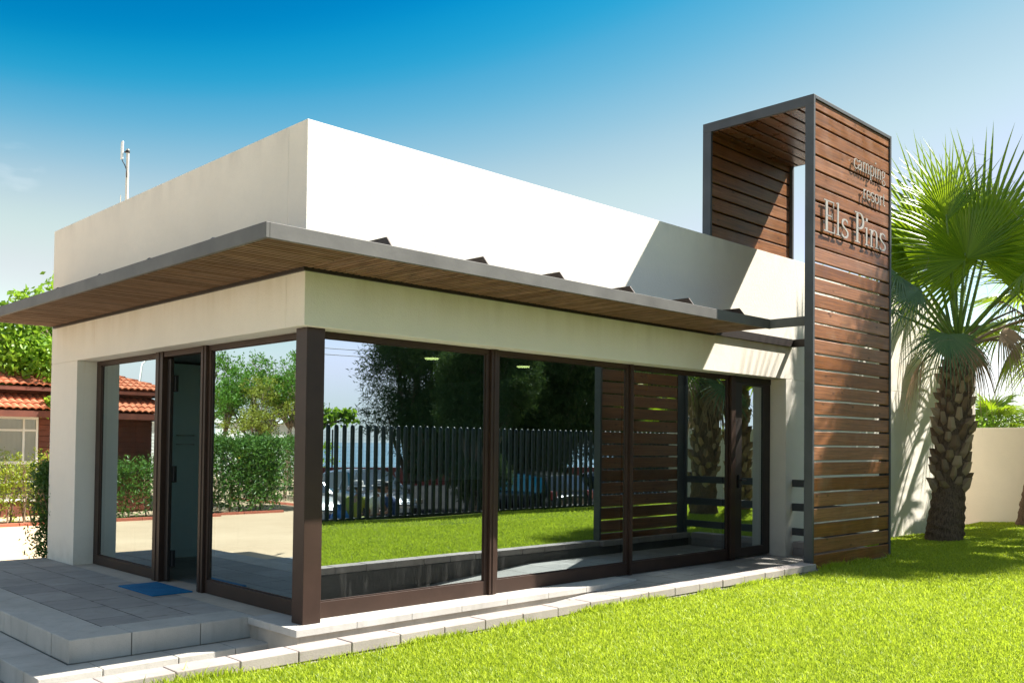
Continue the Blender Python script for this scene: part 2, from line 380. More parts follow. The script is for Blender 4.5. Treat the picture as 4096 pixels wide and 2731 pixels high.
M['fibre'] = mat_leaf('dry_fibre', (.09, .05, .025), (.22, .14, .08), .1, .9)

def mat_glass(name, refl=.6, tint=(.30, .46, .47), rtint=(.88, .96, .97), dust=0.0, fr=.6):
    """solar-control glazing: part mirror, part tinted view through, with a light film of dust and smears"""
    t = NT(name)
    g = t.n('ShaderNodeBsdfGlossy'); g.inputs['Color'].default_value = (*rtint, 1); g.inputs['Roughness'].default_value = 0.0
    # the panes are never perfectly flat
    b = t.n('ShaderNodeBump', i_Strength=.02, i_Distance=.004); t.l(t.noise(1.1, 1), b.inputs['Height']); t.l(b.outputs[0], g.inputs['Normal'])
    tr = t.n('ShaderNodeBsdfTransparent'); tr.inputs[0].default_value = (*tint, 1)
    lw = t.n('ShaderNodeLayerWeight', i_Blend=.22)
    f = t.math('MULTIPLY_ADD', lw.outputs['Fresnel'], fr, refl)
    mx = t.n('ShaderNodeMixShader'); t.l(f, mx.inputs[0]); t.l(tr.outputs[0], mx.inputs[1]); t.l(g.outputs[0], mx.inputs[2])
    last = mx.outputs[0]
    if dust:
        df = t.n('ShaderNodeBsdfDiffuse'); df.inputs[0].default_value = (.5, .48, .44, 1)
        zz = t.sep()[2]; low = t.ramp(zz, [(.1, 1.0), (1.3, .12)])
        sp = t.math('ADD', t.ramp(t.noise(160, 2), [(.60, 0.0), (.72, .28)]), t.ramp(t.noise(1.0, 6, sc3=(14, 14, 1.2)), [(.55, 0.0), (.85, .16)]))
        mx2 = t.n('ShaderNodeMixShader'); t.l(t.math('MULTIPLY', t.math('MULTIPLY', sp, low), dust), mx2.inputs[0])
        t.l(last, mx2.inputs[1]); t.l(df.outputs[0], mx2.inputs[2]); last = mx2.outputs[0]
    t.l(last, t.out.inputs[0]); return t.m
M['glass'] = mat_glass('solar_glass', .53, (.10, .22, .25), (.80, .93, .97), dust=.5, fr=.35)
M['glass_door'] = mat_glass('door_glass', .30, (.25, .5, .55))
M['glass_house'] = mat_glass('house_glass', .35, (.5, .55, .5))
M['glass_car'] = mat_glass('car_glass', .05, (.03, .05, .06), fr=.25)
def mat_emit(name, col, st):
    t = NT(name); e = t.n('ShaderNodeEmission'); e.inputs[0].default_value = (*col, 1); e.inputs[1].default_value = st; t.l(e.outputs[0], t.out.inputs[0]); return t.m
M['downlight'] = mat_emit('lit_downlight', (1, .62, .18), 3.5)

# ================================================================== SETTING
def lawn_z(x, y):
    k = np.clip((x-8.4)/1.5, 0, 1); s = np.clip((y+1.5)/1.5, 0, 1)
    return .098 - .07*k*s + .012*np.sin(x*1.3+y*.7) + .010*np.sin(x*.5-y*1.9) + .09*np.clip((x-12.5)/3, 0, 1)*(1-s*.6) - .9*np.clip((x-15.9)/2.0, 0, 1)
def sheet(name, x0, x1, y0, y1, nx, ny, zf, mt, kind='structure'):
    xs = np.linspace(x0, x1, nx); ys = np.linspace(y0, y1, ny); X, Y = np.meshgrid(xs, ys)
    Z = zf(X, Y) if callable(zf) else np.full_like(X, zf)
    v = np.stack([X, Y, Z], -1).reshape(-1, 3); i = np.arange(nx*ny).reshape(ny, nx)
    q = np.stack([i[:-1, :-1], i[:-1, 1:], i[1:, 1:], i[1:, :-1]], -1).reshape(-1, 4)
    o = np_mesh(name, v, q, mt, None, True)
    if kind: tag(o, kind=kind)
    return o
def ground_z(X, Y):
    Z = np.full_like(X, -.375)
    # south of the lawn the ground drops to the road, then to the beach and under the sea
    s = -Y + .34*(X-5)                                                    # distance seaward
    Z = np.where(Y < -7.3, -.70, Z)
    Z = np.where(s > 42.6, .08 - (s-42.6)*.026, Z)
    Z = np.where(s > 105, -1.9, Z)
    return Z
gx = np.concatenate([np.array([-9000, -2000, -400, -150, -80]), np.linspace(-60, 120, 241), np.array([160, 300, 800, 3000, 9000])])
gy = np.concatenate([np.array([-9000, -400, -150]), np.linspace(-110, -65, 20), np.linspace(-64, -7.32, 130), np.array([-7.28, 0, 8, 20, 60, 200, 900, 9000])])
X, Y = np.meshgrid(gx, gy); Z = ground_z(X, Y)
v = np.stack([X, Y, Z], -1).reshape(-1, 3); i = np.arange(X.size).reshape(X.shape)
q = np.stack([i[:-1, :-1], i[:-1, 1:], i[1:, 1:], i[1:, :-1]], -1).reshape(-1, 4)
cy = v[q].mean(1); sea_s = -cy[:, 1]+.34*(cy[:, 0]-5)
g = np_mesh('ground', v, q, [M['sand'], M['beach']], mi=(cy[:, 1] < -7.3).astype(int)); tag(g, kind='structure')
# road between the camping fence and the red sea wall
mb = MB(); mb.add([(-60, -7.27, -.665), (60, -7.27, -.665), (60, -20, -.665), (-60, -61, -.665)], [(3, 2, 1, 0)])
tag(mb.build('road', M['road']), kind='structure')
t = NT('sea_water')
wv = t.math('ADD', t.noise(.35, 8, sc3=(1, 1, 1)), t.math('MULTIPLY', t.noise(.05, 6), .8))
cc = t.mix(t.ramp(t.noise(.02, 5), [(.35, 0.0), (.7, 1.0)]), (.008, .10, .15), (.015, .17, .22))
t.pbr(cc, .22, 0, t.bump(wv, .6, 1.2), .5); M['sea'] = t.m
mb = MB(); mb.add([(-9000, -9000, -1.55), (9000, -9000, -1.55), (9000, 2950, -1.55), (-9000, -3170, -1.55)], [(0, 1, 2, 3)])
# shoreline: s = 108
def shore(x): return -(108-.34*(x-5))
mb = MB(); mb.add([(-9000, -12000, -1.55), (9000, -12000, -1.55), (9000, shore(9000), -1.55), (-9000, shore(-9000), -1.55)], [(0, 1, 2, 3)])
tag(mb.build('sea', M['sea']), kind='structure')

# lawn: a sheet around the raised coping
def lawn_sheet():
    xs = np.arange(-14, 17.01, .25); ys = np.concatenate([np.arange(-7.25, -1.5, .25), np.array([-1.50])])
    X, Y = np.meshgrid(xs, ys); V = [np.stack([X, Y, lawn_z(X, Y)], -1).reshape(-1, 3)]
    i = np.arange(X.size).reshape(X.shape); Q = [np.stack([i[:-1, :-1], i[:-1, 1:], i[1:, 1:], i[1:, :-1]], -1).reshape(-1, 4)]
    xs2 = np.arange(8.25, 17.01, .25); ys2 = np.array([-1.50, -1.1, -.7, -.35, 0.05]); X2, Y2 = np.meshgrid(xs2, ys2)
    b = len(V[0]); V.append(np.stack([X2, Y2, lawn_z(X2, Y2)], -1).reshape(-1, 3)); i = b+np.arange(X2.size).reshape(X2.shape)
    Q.append(np.stack([i[:-1, :-1], i[:-1, 1:], i[1:, 1:], i[1:, :-1]], -1).reshape(-1, 4))
    o = np_mesh('lawn', np.concatenate(V), np.concatenate(Q), M['lawn'], None, True); tag(o, kind='structure')
    # grass blades
    cand = 2400000
    px = nr.uniform(-7, 15.45, cand); py = nr.uniform(-7.1, -.05, cand)
    ok = (py < -1.50) | (px > 8.30)
    ok &= ~((px > 15.4))
    d = np.hypot(px+4.16, py+6.86)
    ang = np.degrees(np.arctan2(py+6.86, px+4.16))
    seen = (ang > 8) & (ang < 78)
    dens = np.where(d < 4.5, 12000, np.where(d < 7, 9000, np.where(d < 10, 6000, 4200)))
    dens = np.where(seen, dens, np.where(px > -2, 900, 120))
    # density of candidates
    full = cand/(22.45*7.05); keep = nr.uniform(0, 1, cand) < dens/full
    ok &= keep
    px, py, d = px[ok], py[ok], d[ok]; n = len(px)
    ex = nr.uniform(-4, 8.1, 9000); ey = -1.508-np.abs(nr.normal(0, .022, 9000)); k_ = (np.sin(ex*7.3)+np.sin(ex*2.9+1)+nr.normal(0, .6, 9000)) > .2
    px = np.concatenate([px, ex[k_]]); py = np.concatenate([py, ey[k_]]); d = np.concatenate([d, np.hypot(ex[k_]+4.16, ey[k_]+6.86)]); n = len(px)
    edge = np.zeros(n); edge[-k_.sum():] = 1
    cl = .5+.5*np.sin(px*3.1+1.7*np.sin(py*2.3))*np.sin(py*2.7+1.3*np.sin(px*1.9))
    L = nr.uniform(.020, .044, n)*(.8+.45*cl)*(1+.15*(nr.uniform(0, 1, n) > .97)*3)*(1+edge*.9)
    W = (.0014+.00024*d)*nr.uniform(.8, 1.3, n)
    th = nr.uniform(0, 2*np.pi, n); lean = nr.uniform(.15, 1.0, n)*L; la = nr.uniform(0, 2*np.pi, n)
    base = np.stack([px, py, lawn_z(px, py)-.004], -1)
    side = np.stack([np.cos(th), np.sin(th), np.zeros(n)], -1)*W[:, None]
    le = np.stack([np.cos(la), np.sin(la), np.zeros(n)], -1)*lean[:, None]
    up = np.stack([np.zeros(n), np.zeros(n), L], -1)
    v = np.stack([base-side, base+side, base+side*.8+le*.3+up*.6, base-side*.8+le*.3+up*.6, base+le+up*.93], 1).reshape(-1, 3)
    b = np.arange(n)[:, None]*5
    tr = np.concatenate([b+np.array([[0, 1, 2]]), b+np.array([[0, 2, 3]]), b+np.array([[3, 2, 4]])], 0)
    g = np_mesh('grass', v, tr, M['blade'], None, True); tag(g, 'bright green mown grass growing over the whole lawn', 'grass', kind='stuff')
lawn_sheet()

# paving ------------------------------------------------------------
mb = MB(); mb.box(-9, -.01, -1.2, 6.6, -.42, -.36); mb.box(-9, -1.9, 6.6, 6.9, -.42, -.362)
tag(mb.build('forecourt_paving', M['paving'], bevel=.004), kind='structure')
# sunken walkway that ramps up behind the coping
def walk_z(x): return -.36+.352*np.clip((x+.4)/4.9, 0, 1)
xs = np.concatenate([np.linspace(-.3, 4.5, 13), [5, 6, 7, 8.09]])
mb = MB(); vs = []
for x in xs:
    y1 = -.055 if x < 4.41 else .30
    vs += [(x, -1.31, float(walk_z(x))), (x, y1, float(walk_z(x)))]
fs = [(2*k, 2*k+2, 2*k+3, 2*k+1) for k in range(len(xs)-1)]; mb.add(vs, fs)
tag(mb.build('walkway', M['paving']), kind='structure')

# steps -------------------------------------------------------------
st = wthing('entrance_steps', (-1.0, 2.0, -.36), 'grey stone entrance steps in two wide tiers with pale block edges', 'steps')
mb = MB(); mb.box(-1.18, -.003, 1.13, 6.28, -.30, -.001); mb.build('paved_landing', M['paving'], st, bevel=.003)
mb = MB(); xe = [-1.572, -1.088, -.506, -.004]
for a, b in zip(xe[:-1], xe[1:]): mb.box(a+.003, b-.003, .735, 1.127, -.185, .001)
ye = [1.13, 1.73, 2.36, 2.99, 3.62, 4.25, 4.88, 5.51, 6.28]
for a, b in zip(ye[:-1], ye[1:]): mb.box(-1.572, -1.183, a+.003, b-.003, -.185, .001)
mb.build('upper_edge_blocks', M['edge_block'], st, bevel=.007)
mb = MB(); xe = [-1.888, -1.426, -.837, -.344, -.012]
for a, b in zip(xe[:-1], xe[1:]): mb.box(a+.003, b-.003, .425, .733, -.355, -.186)
ye = [.736, 1.30, 1.95, 2.6, 3.25, 3.9, 4.55, 5.2, 5.85, 6.28]
for a, b in zip(ye[:-1], ye[1:]): mb.box(-1.888, -1.575, a+.003, b-.003, -.355, -.186)
mb.build('lower_edge_blocks', M['edge_block'], st, bevel=.007)
mb = MB(); mb.box(-1.56, -.02, .75, 6.27, -.355, -.19); mb.build('step_core', M['plinth'], st)

# blue mat ------------------------------------------------------------
t = NT('blue_ribbed_rubber'); s = t.sep()
rib = t.math('SINE', t.math('MULTIPLY', s[1], 2*math.pi/.012))
t.pbr(t.mix(t.ramp(t.noise(6, 5), [(.3, 0.0), (.7, 1.0)]), (.008, .13, .30), (.012, .18, .38)), .7, 0, t.bump(rib, .5, .004), .3); M['mat'] = t.m
mb = MB(); mb.box(-.245, .165, 2.33, 3.19, 0.001, .014)
for k in range(72): 
    y = 2.334+k*.012; mb.box(-.251, -.245, y, y+.006, .001, .009); mb.box(.165, .171, y, y+.006, .001, .009)
o = mb.build('door_mat', M['mat'], bevel=.002); tag(o, 'blue ribbed rubber mat lying in front of the open door', 'mat')

# coping wall -----------------------------------------------------------
cw = wthing('coping_wall', (2, -1.34, -.36), 'low pinkish grey block edging wall between lawn and walkway', 'edging wall')
rr = random.Random(3)
mb = MB(); x = -.092-.41*9
while x < 5.9:
    a, b = x+.003, min(x+.407, 5.955); j = rr.uniform(-.003, .003)
    mb.box(a, b, -1.505+j, -1.312+j, .112, .190+rr.uniform(-.002, .002)); x += .41
x = 5.96
while x < 8.08: mb.box(x, min(x+.405, 8.085), -1.362, -1.25, .112, .190); x += .41
for a, b in ((-1.25, -.8), (-.797, -.4), (-.397, -.004)): mb.box(8.09, 8.29, a, b, .102, .192)
mb.build('coping_blocks', M['brick'], cw, bevel=.007)
mb = MB(); x = -.092-.41*9.5
while x < 8.2:
    j = rr.uniform(-.004, .003); mb.box(x+.004, x+.405, -1.502+j, -1.364, -.03, .106); x += .41
mb.box(8.095, 8.285, -1.25, -.004, -.3, .100)
mb.build('lower_course', M['brick_dark'], cw, bevel=.008)
mb = MB(); mb.box(-3.9, 8.09, -1.36, -1.30, -.40, .111); mb.build('inner_face', M['inner_dark'], cw)

# ================================================================== OFFICE BUILDING
B = wthing('office_building', (6.5, 3.0, -.36), 'low white rendered reception building with brown canopy and mirrored glass walls', 'building')
ZB = 2.53; H = 4.28; XR = 13.5; YL = 6.2
mb = MB()
mb.box(0, XR, 0, .30, ZB+.001, H); mb.box(0, .30, .3005, YL, ZB+.001, H)
mb.box(.3005, XR, 5.9, YL, ZB+.001, H); mb.box(XR-.3, XR, .3005, 5.8995, ZB+.001, H)
mb.box(0, .42, 5.264, YL, -.38, ZB-.001); mb.box(7.89, XR, 0, .30, -.38, ZB-.001)
mb.box(.4205, XR, 5.9, YL, -.38, ZB-.001); mb.box(XR-.3, XR, .3005, 5.8995, -.38, ZB-.001)
mb.build('wall', M['stucco'], B, bevel=.004)
mb = MB(); mb.box(.3, XR-.3, .3, 5.9, 3.75, 3.85); mb.build('roof', M['grey_coat'], B)
mb = MB(); mb.box(6.05, 8.02, .14, .175, 4.27, 5.62); mb.build('roof_pier', M['stucco_plain'], B, bevel=.004)
# plinth slab under the glass walls
mb = MB()
ex = [-.075+.6*k for k in range(8)]; ex[-1] = 4.40
for a, b in zip(ex[:-1], ex[1:]): mb.box(a+.0015, b-.0015, -.075, .36, -.062, 0)
mb.box(-.075, .36, .361, .7335, -.062, 0)
mb.build('plinth_slab', M['slab'], B, bevel=.004)
mb = MB(); mb.box(-.045, 4.40, -.05, .3, -.40, -.0625); mb.box(-.045, .3, .301, 5.2, -.40, -.0625)
mb.box(0.0005, .42, .734, 5.2635, -.06, -.0005); mb.build('plinth', M['plinth'], B)
mb = MB(); mb.box(.42, 13.2, .362, 5.9, -.06, -.004); mb.box(4.41, 13.2, .301, .3615, -.06, -.0045); mb.build('inner_floor', M['floor_in'], B)
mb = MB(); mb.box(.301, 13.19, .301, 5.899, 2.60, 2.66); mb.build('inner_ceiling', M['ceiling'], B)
mb = MB(); mb.box(.43, 13.19, 5.80, 5.895, -.003, 2.598); mb.box(9.0, 9.1, .31, 5.79, -.003, 2.598)
mb.box(6.2, 6.3, 4.0, 5.79, -.003, 2.598); mb.build('inner_wall', M['interior'], B)
mb = MB(); mb.box(.076, .254, .076, .254, .0005, ZB); mb.build('corner_column', M['brown'], B, bevel=.004)

def frame(name, a, b, axis, sill=.145, head=.055, sl=.045, sr=.045, inset=.237, depth=.085, sash=None):
    """one glazed bay: frame (part) with its pane (sub-part); axis 'x' runs along the front, 'y' along the side"""
    mb = MB(); n0, n1 = inset, inset+depth
    def bx(u0, u1, z0, z1, p0=n0, p1=n1):
        mb.box(u0, u1, p0, p1, z0, z1) if axis == 'x' else mb.box(p0, p1, u0, u1, z0, z1)
    bx(a, b, .001, sill); bx(a, b, ZB-head, ZB-.001); bx(a, a+sl, sill+.0005, ZB-head-.0005); bx(b-sr, b, sill+.0005, ZB-head-.0005)
    # glazing bead, set back
    q0, q1 = n0+.018, n0+.034
    g0, g1, z0, z1 = a+sl, b-sr, sill, ZB-head
    for u0, u1, w0, w1 in ((g0+.0005, g1-.0005, z0+.0005, z0+.012), (g0+.0005, g1-.0005, z1-.012, z1-.0005), (g0+.0005, g0+.011, z0+.0125, z1-.0125), (g1-.011, g1-.0005, z0+.0125, z1-.0125)):
        bx(u0, u1, w0, w1, q0, q1)
    o = mb.build(name, M['brown'], B, bevel=.003)
    mb = MB(); r0, r1 = q0+.004, q0+.010
    if axis == 'x': mb.add([(g0+.008, r0, z0+.008), (g1-.008, r0, z0+.008), (g1-.008, r0, z1-.008), (g0+.008, r0, z1-.008)], [(0, 1, 2, 3)])
    else: mb.add([(r0, g0+.008, z0+.008), (r0, g1-.008, z0+.008), (r0, g1-.008, z1-.008), (r0, g0+.008, z1-.008)], [(3, 2, 1, 0)])
    mb.build('pane', M['glass'], o)
    return o
frame('window', .2555, 2.334, 'x', sl=.06)
frame('window', 2.432, 4.618, 'x')
frame('window', 4.666, 6.80, 'x')
frame('window', .2555, 2.215, 'y', sill=.140, sl=.06)
frame('window', 3.44, 5.262, 'y', sill=.118, sl=.05, sr=.14)
for a, b in ((2.3355, 2.4305), (4.6195, 4.6645)):
    mb = MB(); mb.box(a, b, .205, .33, -.001, ZB-.001)
    c = (a+b)/2; mb.box(c-.012, c+.012, .196, .2045, .001, ZB-.002)
    mb.build('mullion', M['brown'], B, bevel=.003)
mb = MB(); mb.box(6.8015, 6.91, .205, .33, .001, ZB-.001); mb.build('mullion', M['brown'], B, bevel=.003)
for a, b in ((2.2165, 2.33), (3.255, 3.4385)):
    mb = MB(); mb.box(.205, .33, a, b, .001, ZB-.001); c = (a+b)/2; mb.box(.196, .2045, c-.012, c+.012, .002, ZB-.002)
    mb.build('door_post', M['brown'], B, bevel=.003)
mb = MB(); mb.box(.215, .33, 2.3305, 3.2545, 2.47, ZB-.001); mb.build('door_head', M['brown'], B, bevel=.003)
# front door (closed)
d = MB(); d.box(6.9115, 7.13, .245, .325, .02, 2.45); d.box(7.71, 7.878, .245, .325, .02, 2.45)
d.box(7.1305, 7.7095, .245, .325, .02, .146); d.box(7.1305, 7.7095, .245, .325, 2.41, 2.45); d.box(6.9105, 7.888, .240, .33, 2.4505, ZB-.001)
dd = d.build('door', M['brown_in'], B, bevel=.004)
tag(dd, 'closed narrow glass door in dark frame')
mb = MB(); mb.add([(7.13, .27, .146), (7.71, .27, .146), (7.71, .27, 2.41), (7.13, .27, 2.41)], [(0, 1, 2, 3)]); mb.build('pane', M['glass'], dd)
mb = MB(); mb.box(7.03, 7.06, .225, .2445, .98, 1.16); mb.tube([(7.045, .23, 1.09), (7.045, .19, 1.09), (7.15, .185, 1.085)], .009, 8); mb.build('handle', M['rubber'], dd)
# open folding door leaf, swung inward behind the side pane
A = Vector((.305, 3.285, 0)); D_ = Vector((.40, 1.0, 0)).normalized(); Lf = 1.12; N_ = Vector((D_.y, -D_.x, 0))
def lbeam(mb, s0, s1, z0, z1, th=.05):
    p = A+D_*s0; q2 = A+D_*s1
    mb.add([tuple(p-N_*th/2+Vector((0,0,z0))), tuple(q2-N_*th/2+Vector((0,0,z0))), tuple(q2+N_*th/2+Vector((0,0,z0))), tuple(p+N_*th/2+Vector((0,0,z0))),
            tuple(p-N_*th/2+Vector((0,0,z1))), tuple(q2-N_*th/2+Vector((0,0,z1))), tuple(q2+N_*th/2+Vector((0,0,z1))), tuple(p+N_*th/2+Vector((0,0,z1)))],
           [(0,3,2,1),(4,5,6,7),(0,1,5,4),(1,2,6,5),(2,3,7,6),(3,0,4,7)])
mb = MB(); lbeam(mb, 0, .10, .02, 2.44); lbeam(mb, Lf-.10, Lf, .02, 2.44); lbeam(mb, .1005, Lf-.1005, .02, .13); lbeam(mb, .1005, Lf-.1005, 2.36, 2.44)
lf = mb.build('door', M['brown_in'], B, bevel=.004); tag(lf, 'open door leaf folded inward beside its post')
mb = MB(); p = A+D_*.1; q2 = A+D_*(Lf-.1); mb.add([(p.x, p.y, .13), (q2.x, q2.y, .13), (q2.x, q2.y, 2.36), (p.x, p.y, 2.36)], [(0, 1, 2, 3)]); mb.build('pane', M['glass_door'], lf)
for z in (.22, 1.15, 2.15):
    mb = MB(); c = A-D_*.02+N_*.015
    mb.box(c.x-.03, c.x+.045, c.y-.085, c.y-.03, z-.06, z+.12); mb.tube([(c.x+.01, c.y-.09, z-.05), (c.x+.01, c.y-.09, z+.11)], .012, 8); mb.build('hinge', M['rubber'], lf, bevel=.002)
mb = MB(); mb.box(.262, .30, 3.17, 3.2535, .02, 2.45)
mb.build('folded_stile', M['brown_in'], B, bevel=.003)
for x, y in ((3.07, 2.1), (4.62, 2.06)):
    mb = MB(); mb.lathe((x, y, 2.585), [(.085, 0), (.085, .014)], 24); o = mb.build('ceiling_light', M['downlight'], B)

# canopy --------------------------------------------------------------
cp = MB(); X1 = 6.08; D0 = -.825; ZT = 3.128; Zb = 3.012
cp.box(D0, D0+.03, D0, 6.12, Zb, ZT); cp.box(D0+.0305, X1, D0, D0+.03, Zb, ZT)
cp.box(D0+.0305, .0-.001, 6.09, 6.12, Zb, ZT)
cp.box(X1-.04, X1, D0+.0305, -.035, Zb+.02, ZT-.004); cp.box(X1-.035, X1+.004, -1.36, D0-.0005, Zb+.003, ZT-.003)
canopy = cp.build('canopy', M['fascia'], B, bevel=.003)
mb = MB(); mb.box(-.030, -.001, .0005, 6.09, 2.988, 3.035); mb.box(-.030, X1-.045, -.031, -.001, 2.988, 3.035); mb.box(X1-.044, 8.06, -.045, -.001, 2.995, 3.105)
mb.box(8.02, 8.06, -1.36, -.0455, 2.995, 3.105); mb.build('wall_rail', M['brown_in'], canopy, bevel=.002)
mb = MB(); y = D0+.04; sr_ = random.Random(5)
while y < 6.06:
    x1 = -.037 if y > -.06 else -.004
    mb.box(D0+.0305, x1, y, y+.034, 3.013+sr_.uniform(0, .003), 3.022); y += .058
mb.build('side_slats', M['slat2'], canopy)
mb = MB(); x = .002
while x < X1-.07:
    mb.box(x, x+.034, D0+.0305, -.037, 3.013+sr_.uniform(0, .003), 3.022); x += .058
mb.build('front_slats', M['slat'], canopy)
mb = MB(); mb.box(D0+.031, -.002, D0+.031, 6.089, 3.085, 3.10); mb.box(-.0015, X1-.041, D0+.031, -.002, 3.085, 3.10); mb.build('top_sheet', M['rubber'], canopy)  # near-black sheet added to block light and darken the slat gaps
for x in (.334, 1.396, 2.394, 3.473, 4.527, 5.574):
    mb = MB(); pr = [(D0+.032, 3.101), (-.002, 3.101), (-.002, 3.228), (-.69, 3.226)]
    vs = [(x+.006, a, b) for a, b in pr]+[(x-.006, a, b) for a, b in pr]
    mb.add(vs, [(0, 1, 2, 3), (7, 6, 5, 4), (0, 4, 5, 1), (1, 5, 6, 2), (2, 6, 7, 3), (3, 7, 4, 0)]); mb.build('bracket', M['brown'], canopy)
for y in (.28, 1.52, 2.70, 3.90, 4.98, 5.9):
    mb = MB(); pr = [(D0+.032, 3.101), (-.002, 3.101), (-.002, 3.20), (-.69, 3.20)]
    vs = [(a, y+.006, b) for a, b in pr]+[(a, y-.006, b) for a, b in pr]
    mb.add(vs, [(3, 2, 1, 0), (4, 5, 6, 7), (0, 1, 5, 4), (1, 2, 6, 5), (2, 3, 7, 6), (3, 0, 4, 7)]); mb.build('bracket', M['steel'], canopy)

# inside: cabinet, clock, warning sign, counter
cb = wthing('cabinet', (1.6, 5.4, 0), 'tall pale teal cabinet with two bar handles seen through the open door', 'cabinet')
mb = MB(); mb.box(.95, 1.95, 5.2, 5.78, -.003, .10); mb.box(.95, 1.95, 5.175, 5.78, .103, 2.57); mb.build('carcass', M['laminate'], cb, bevel=.002)
mb = MB(); mb.box(1.198, 1.95, 5.165, 5.1745, .105, 1.561); mb.box(.952, 1.195, 5.165, 5.1745, .105, 1.561)
mb.build('lower_doors', M['laminate'], cb, bevel=.002)
mb = MB(); mb.box(1.198, 1.95, 5.165, 5.1745, 1.565, 2.568); mb.box(.952, 1.195, 5.165, 5.1745, 1.565, 2.568); mb.build('upper_doors', M['laminate'], cb, bevel=.002)
for z in (1.50, 1.62):
    mb = MB(); mb.tube([(1.24, 5.166, z), (1.24, 5.135, z), (1.47, 5.135, z), (1.47, 5.166, z)], .008, 8); mb.build('handle', M['chrome'], cb)
ck = wthing('wall_clock', (10.9, 5.7, 2.4), 'round dark rimmed clock on the wall inside the office', 'clock')
mb = MB(); cx_, cz_ = 8.0, 2.05
ring = [(cx_+.27*math.cos(a), 5.77, cz_+.27*math.sin(a)) for a in np.linspace(0, 2*math.pi, 33)]; mb.tube(ring, .03, 8, cap=False); mb.build('rim', M['rubber'], ck, smooth=True)
mb = MB(); mb.add([(cx_+.25*math.cos(a), 5.775, cz_+.25*math.sin(a)) for a in np.linspace(0, 2*math.pi, 33)[:-1]], [tuple(range(32))]); mb.build('face', M['interior'], ck)
ct = wthing('reception_counter', (4.5, 3.4, 0), 'long dark reception counter inside behind the glass', 'counter')
mb = MB(); mb.box(3.2, 6.2, 3.0, 3.12, 0, 1.05); mb.box(6.08, 6.2, 3.125, 4.0, 0, 1.05); mb.build('panel', M['rubber'], ct, bevel=.004)
mb = MB(); mb.box(3.1, 6.3, 2.9, 3.5, 1.052, 1.09); mb.build('worktop', M['interior'], ct, bevel=.004)
M['yellow'] = mat_simple('yellow_print', (.55, .42, .03), .5, 0, .03); M['ink'] = mat_simple('black_print', (.01, .01, .01), .5)
sg = wthing('camera_warning_sign', (4.93, .27, 2.35), 'small yellow camera warning sign behind the third front pane', 'sign')
mb = MB(); mb.box(4.815, 5.05, .285, .288, 2.238, 2.468); mb.build('sheet', M['yellow'], sg)
mb = MB(); y0, y1 = .2825, .2845
mb.box(4.848, 5.010, y0, y1, 2.449, 2.453); mb.box(4.848, 5.010, y0, y1, 2.375, 2.379); mb.box(4.848, 4.852, y0, y1, 2.3795, 2.4485); mb.box(5.006, 5.010, y0, y1, 2.3795, 2.4485)
mb.beam((4.89, y0+.001, 2.415), (4.95, y0+.001, 2.395), .03, .002, up=(0, 1, 0)); mb.beam((4.93, y0+.001, 2.41), (4.93, y0+.001, 2.438), .006, .002, up=(0, 1, 0)); mb.beam((4.90, y0+.001, 2.438), (4.955, y0+.001, 2.440), .006, .002, up=(0, 1, 0))
for k in range(4): mb.box(4.86, 5.0-.03*(k % 2), y0, y1, 2.345-.024*k, 2.352-.024*k)
mb.build('pictogram', M['ink'], sg)

# antenna on the roof
an = wthing('antenna', (.5, 5.11, 3.85), 'cream roof antenna panel strapped to a pole above the parapet', 'antenna')
mb = MB(); mb.tube([(.5, 5.11, 3.85), (.5, 5.105, 4.95)], .020, 12); mb.tube([(.5, 5.105, 4.95), (.5, 5.10, 5.25)], .018, 12); mb.build('pole', M['antenna'], an, smooth=True, auto=40)
mb = MB(); mb.beam((.46, 5.19, 5.13), (.46, 5.18, 5.36), .055, .022, up=(1, 0, 0)); mb.build('panel', M['white_pvc'], an, bevel=.008)
mb = MB(); mb.box(.48, .51, 5.12, 5.17, 5.215, 5.23); mb.lathe((.5, 5.10, 5.20), [(.024, 0), (.024, .03)], 12); mb.build('bracket', M['rubber'], an)
mb = MB(); mb.tube([(.46, 5.185, 5.13), (.47, 5.17, 5.09), (.475, 5.13, 5.05), (.48, 5.085, 4.98), (.485, 5.08, 4.88)], .006, 6); mb.build('cable', M['cable'], an, smooth=True)
mb = MB(); mb.tube([(.5, 5.31, 3.85), (.5, 5.31, 4.70)], .005, 6); o = mb.build('roof_rod', M['antenna']); tag(o, 'thin cream rod standing on the roof left of the antenna pole', 'rod')

# ================================================================== SIGN TOWER
T = wthing('sign_tower', (7.16, -.65, .1), 'tall steel portal clad in brown timber boards carrying the resort name', 'sign tower')
XA, XB, YF, YB_, ZH = 5.97, 8.105, -1.445, .130, 5.76
mb = MB(); s_ = .042
for xa, xb in ((XA, XA+s_), (XB-s_, XB)):
    mb.box(xa, xb, YF, YF+.112, (.191 if xa == XA else -.05), ZH-.1205); mb.box(xa, xb, YB_-.125, YB_, H-.03 if xa == XB-s_ else H+.001, ZH-.1205); mb.box(xa, xb, YF, YB_, ZH-.12, ZH)
mb.box(XA+s_+.0005, XB-s_-.0005, YF, YF+.045, ZH-.045, ZH-.001); mb.box(XA+s_+.0005, XB-s_-.0005, YB_-.045, YB_, ZH-.045, ZH-.001)
mb.box(7.89, XB-s_-.0005, YF+.062, YF+.070, -.02, 5.66); mb.box(XA+s_+.0005, XA+.085, YF+.062, YF+.070, .195, 5.66)
mb.build('frame', M['steel'], T, bevel=.003)
mb = MB(); mb.box(XA+s_+.001, XB-s_-.001, YF+.072, YF+.078, 3.93, 5.66); mb.build('front_backing', M['rubber'], T); mb = MB(); mb.box(XA+s_+.001, XB-s_-.001, YB_-.028, YB_-.02, H+.003, 5.66); mb.build('rear_backing', M['rubber'], T)
PT = .1830; G0 = .288
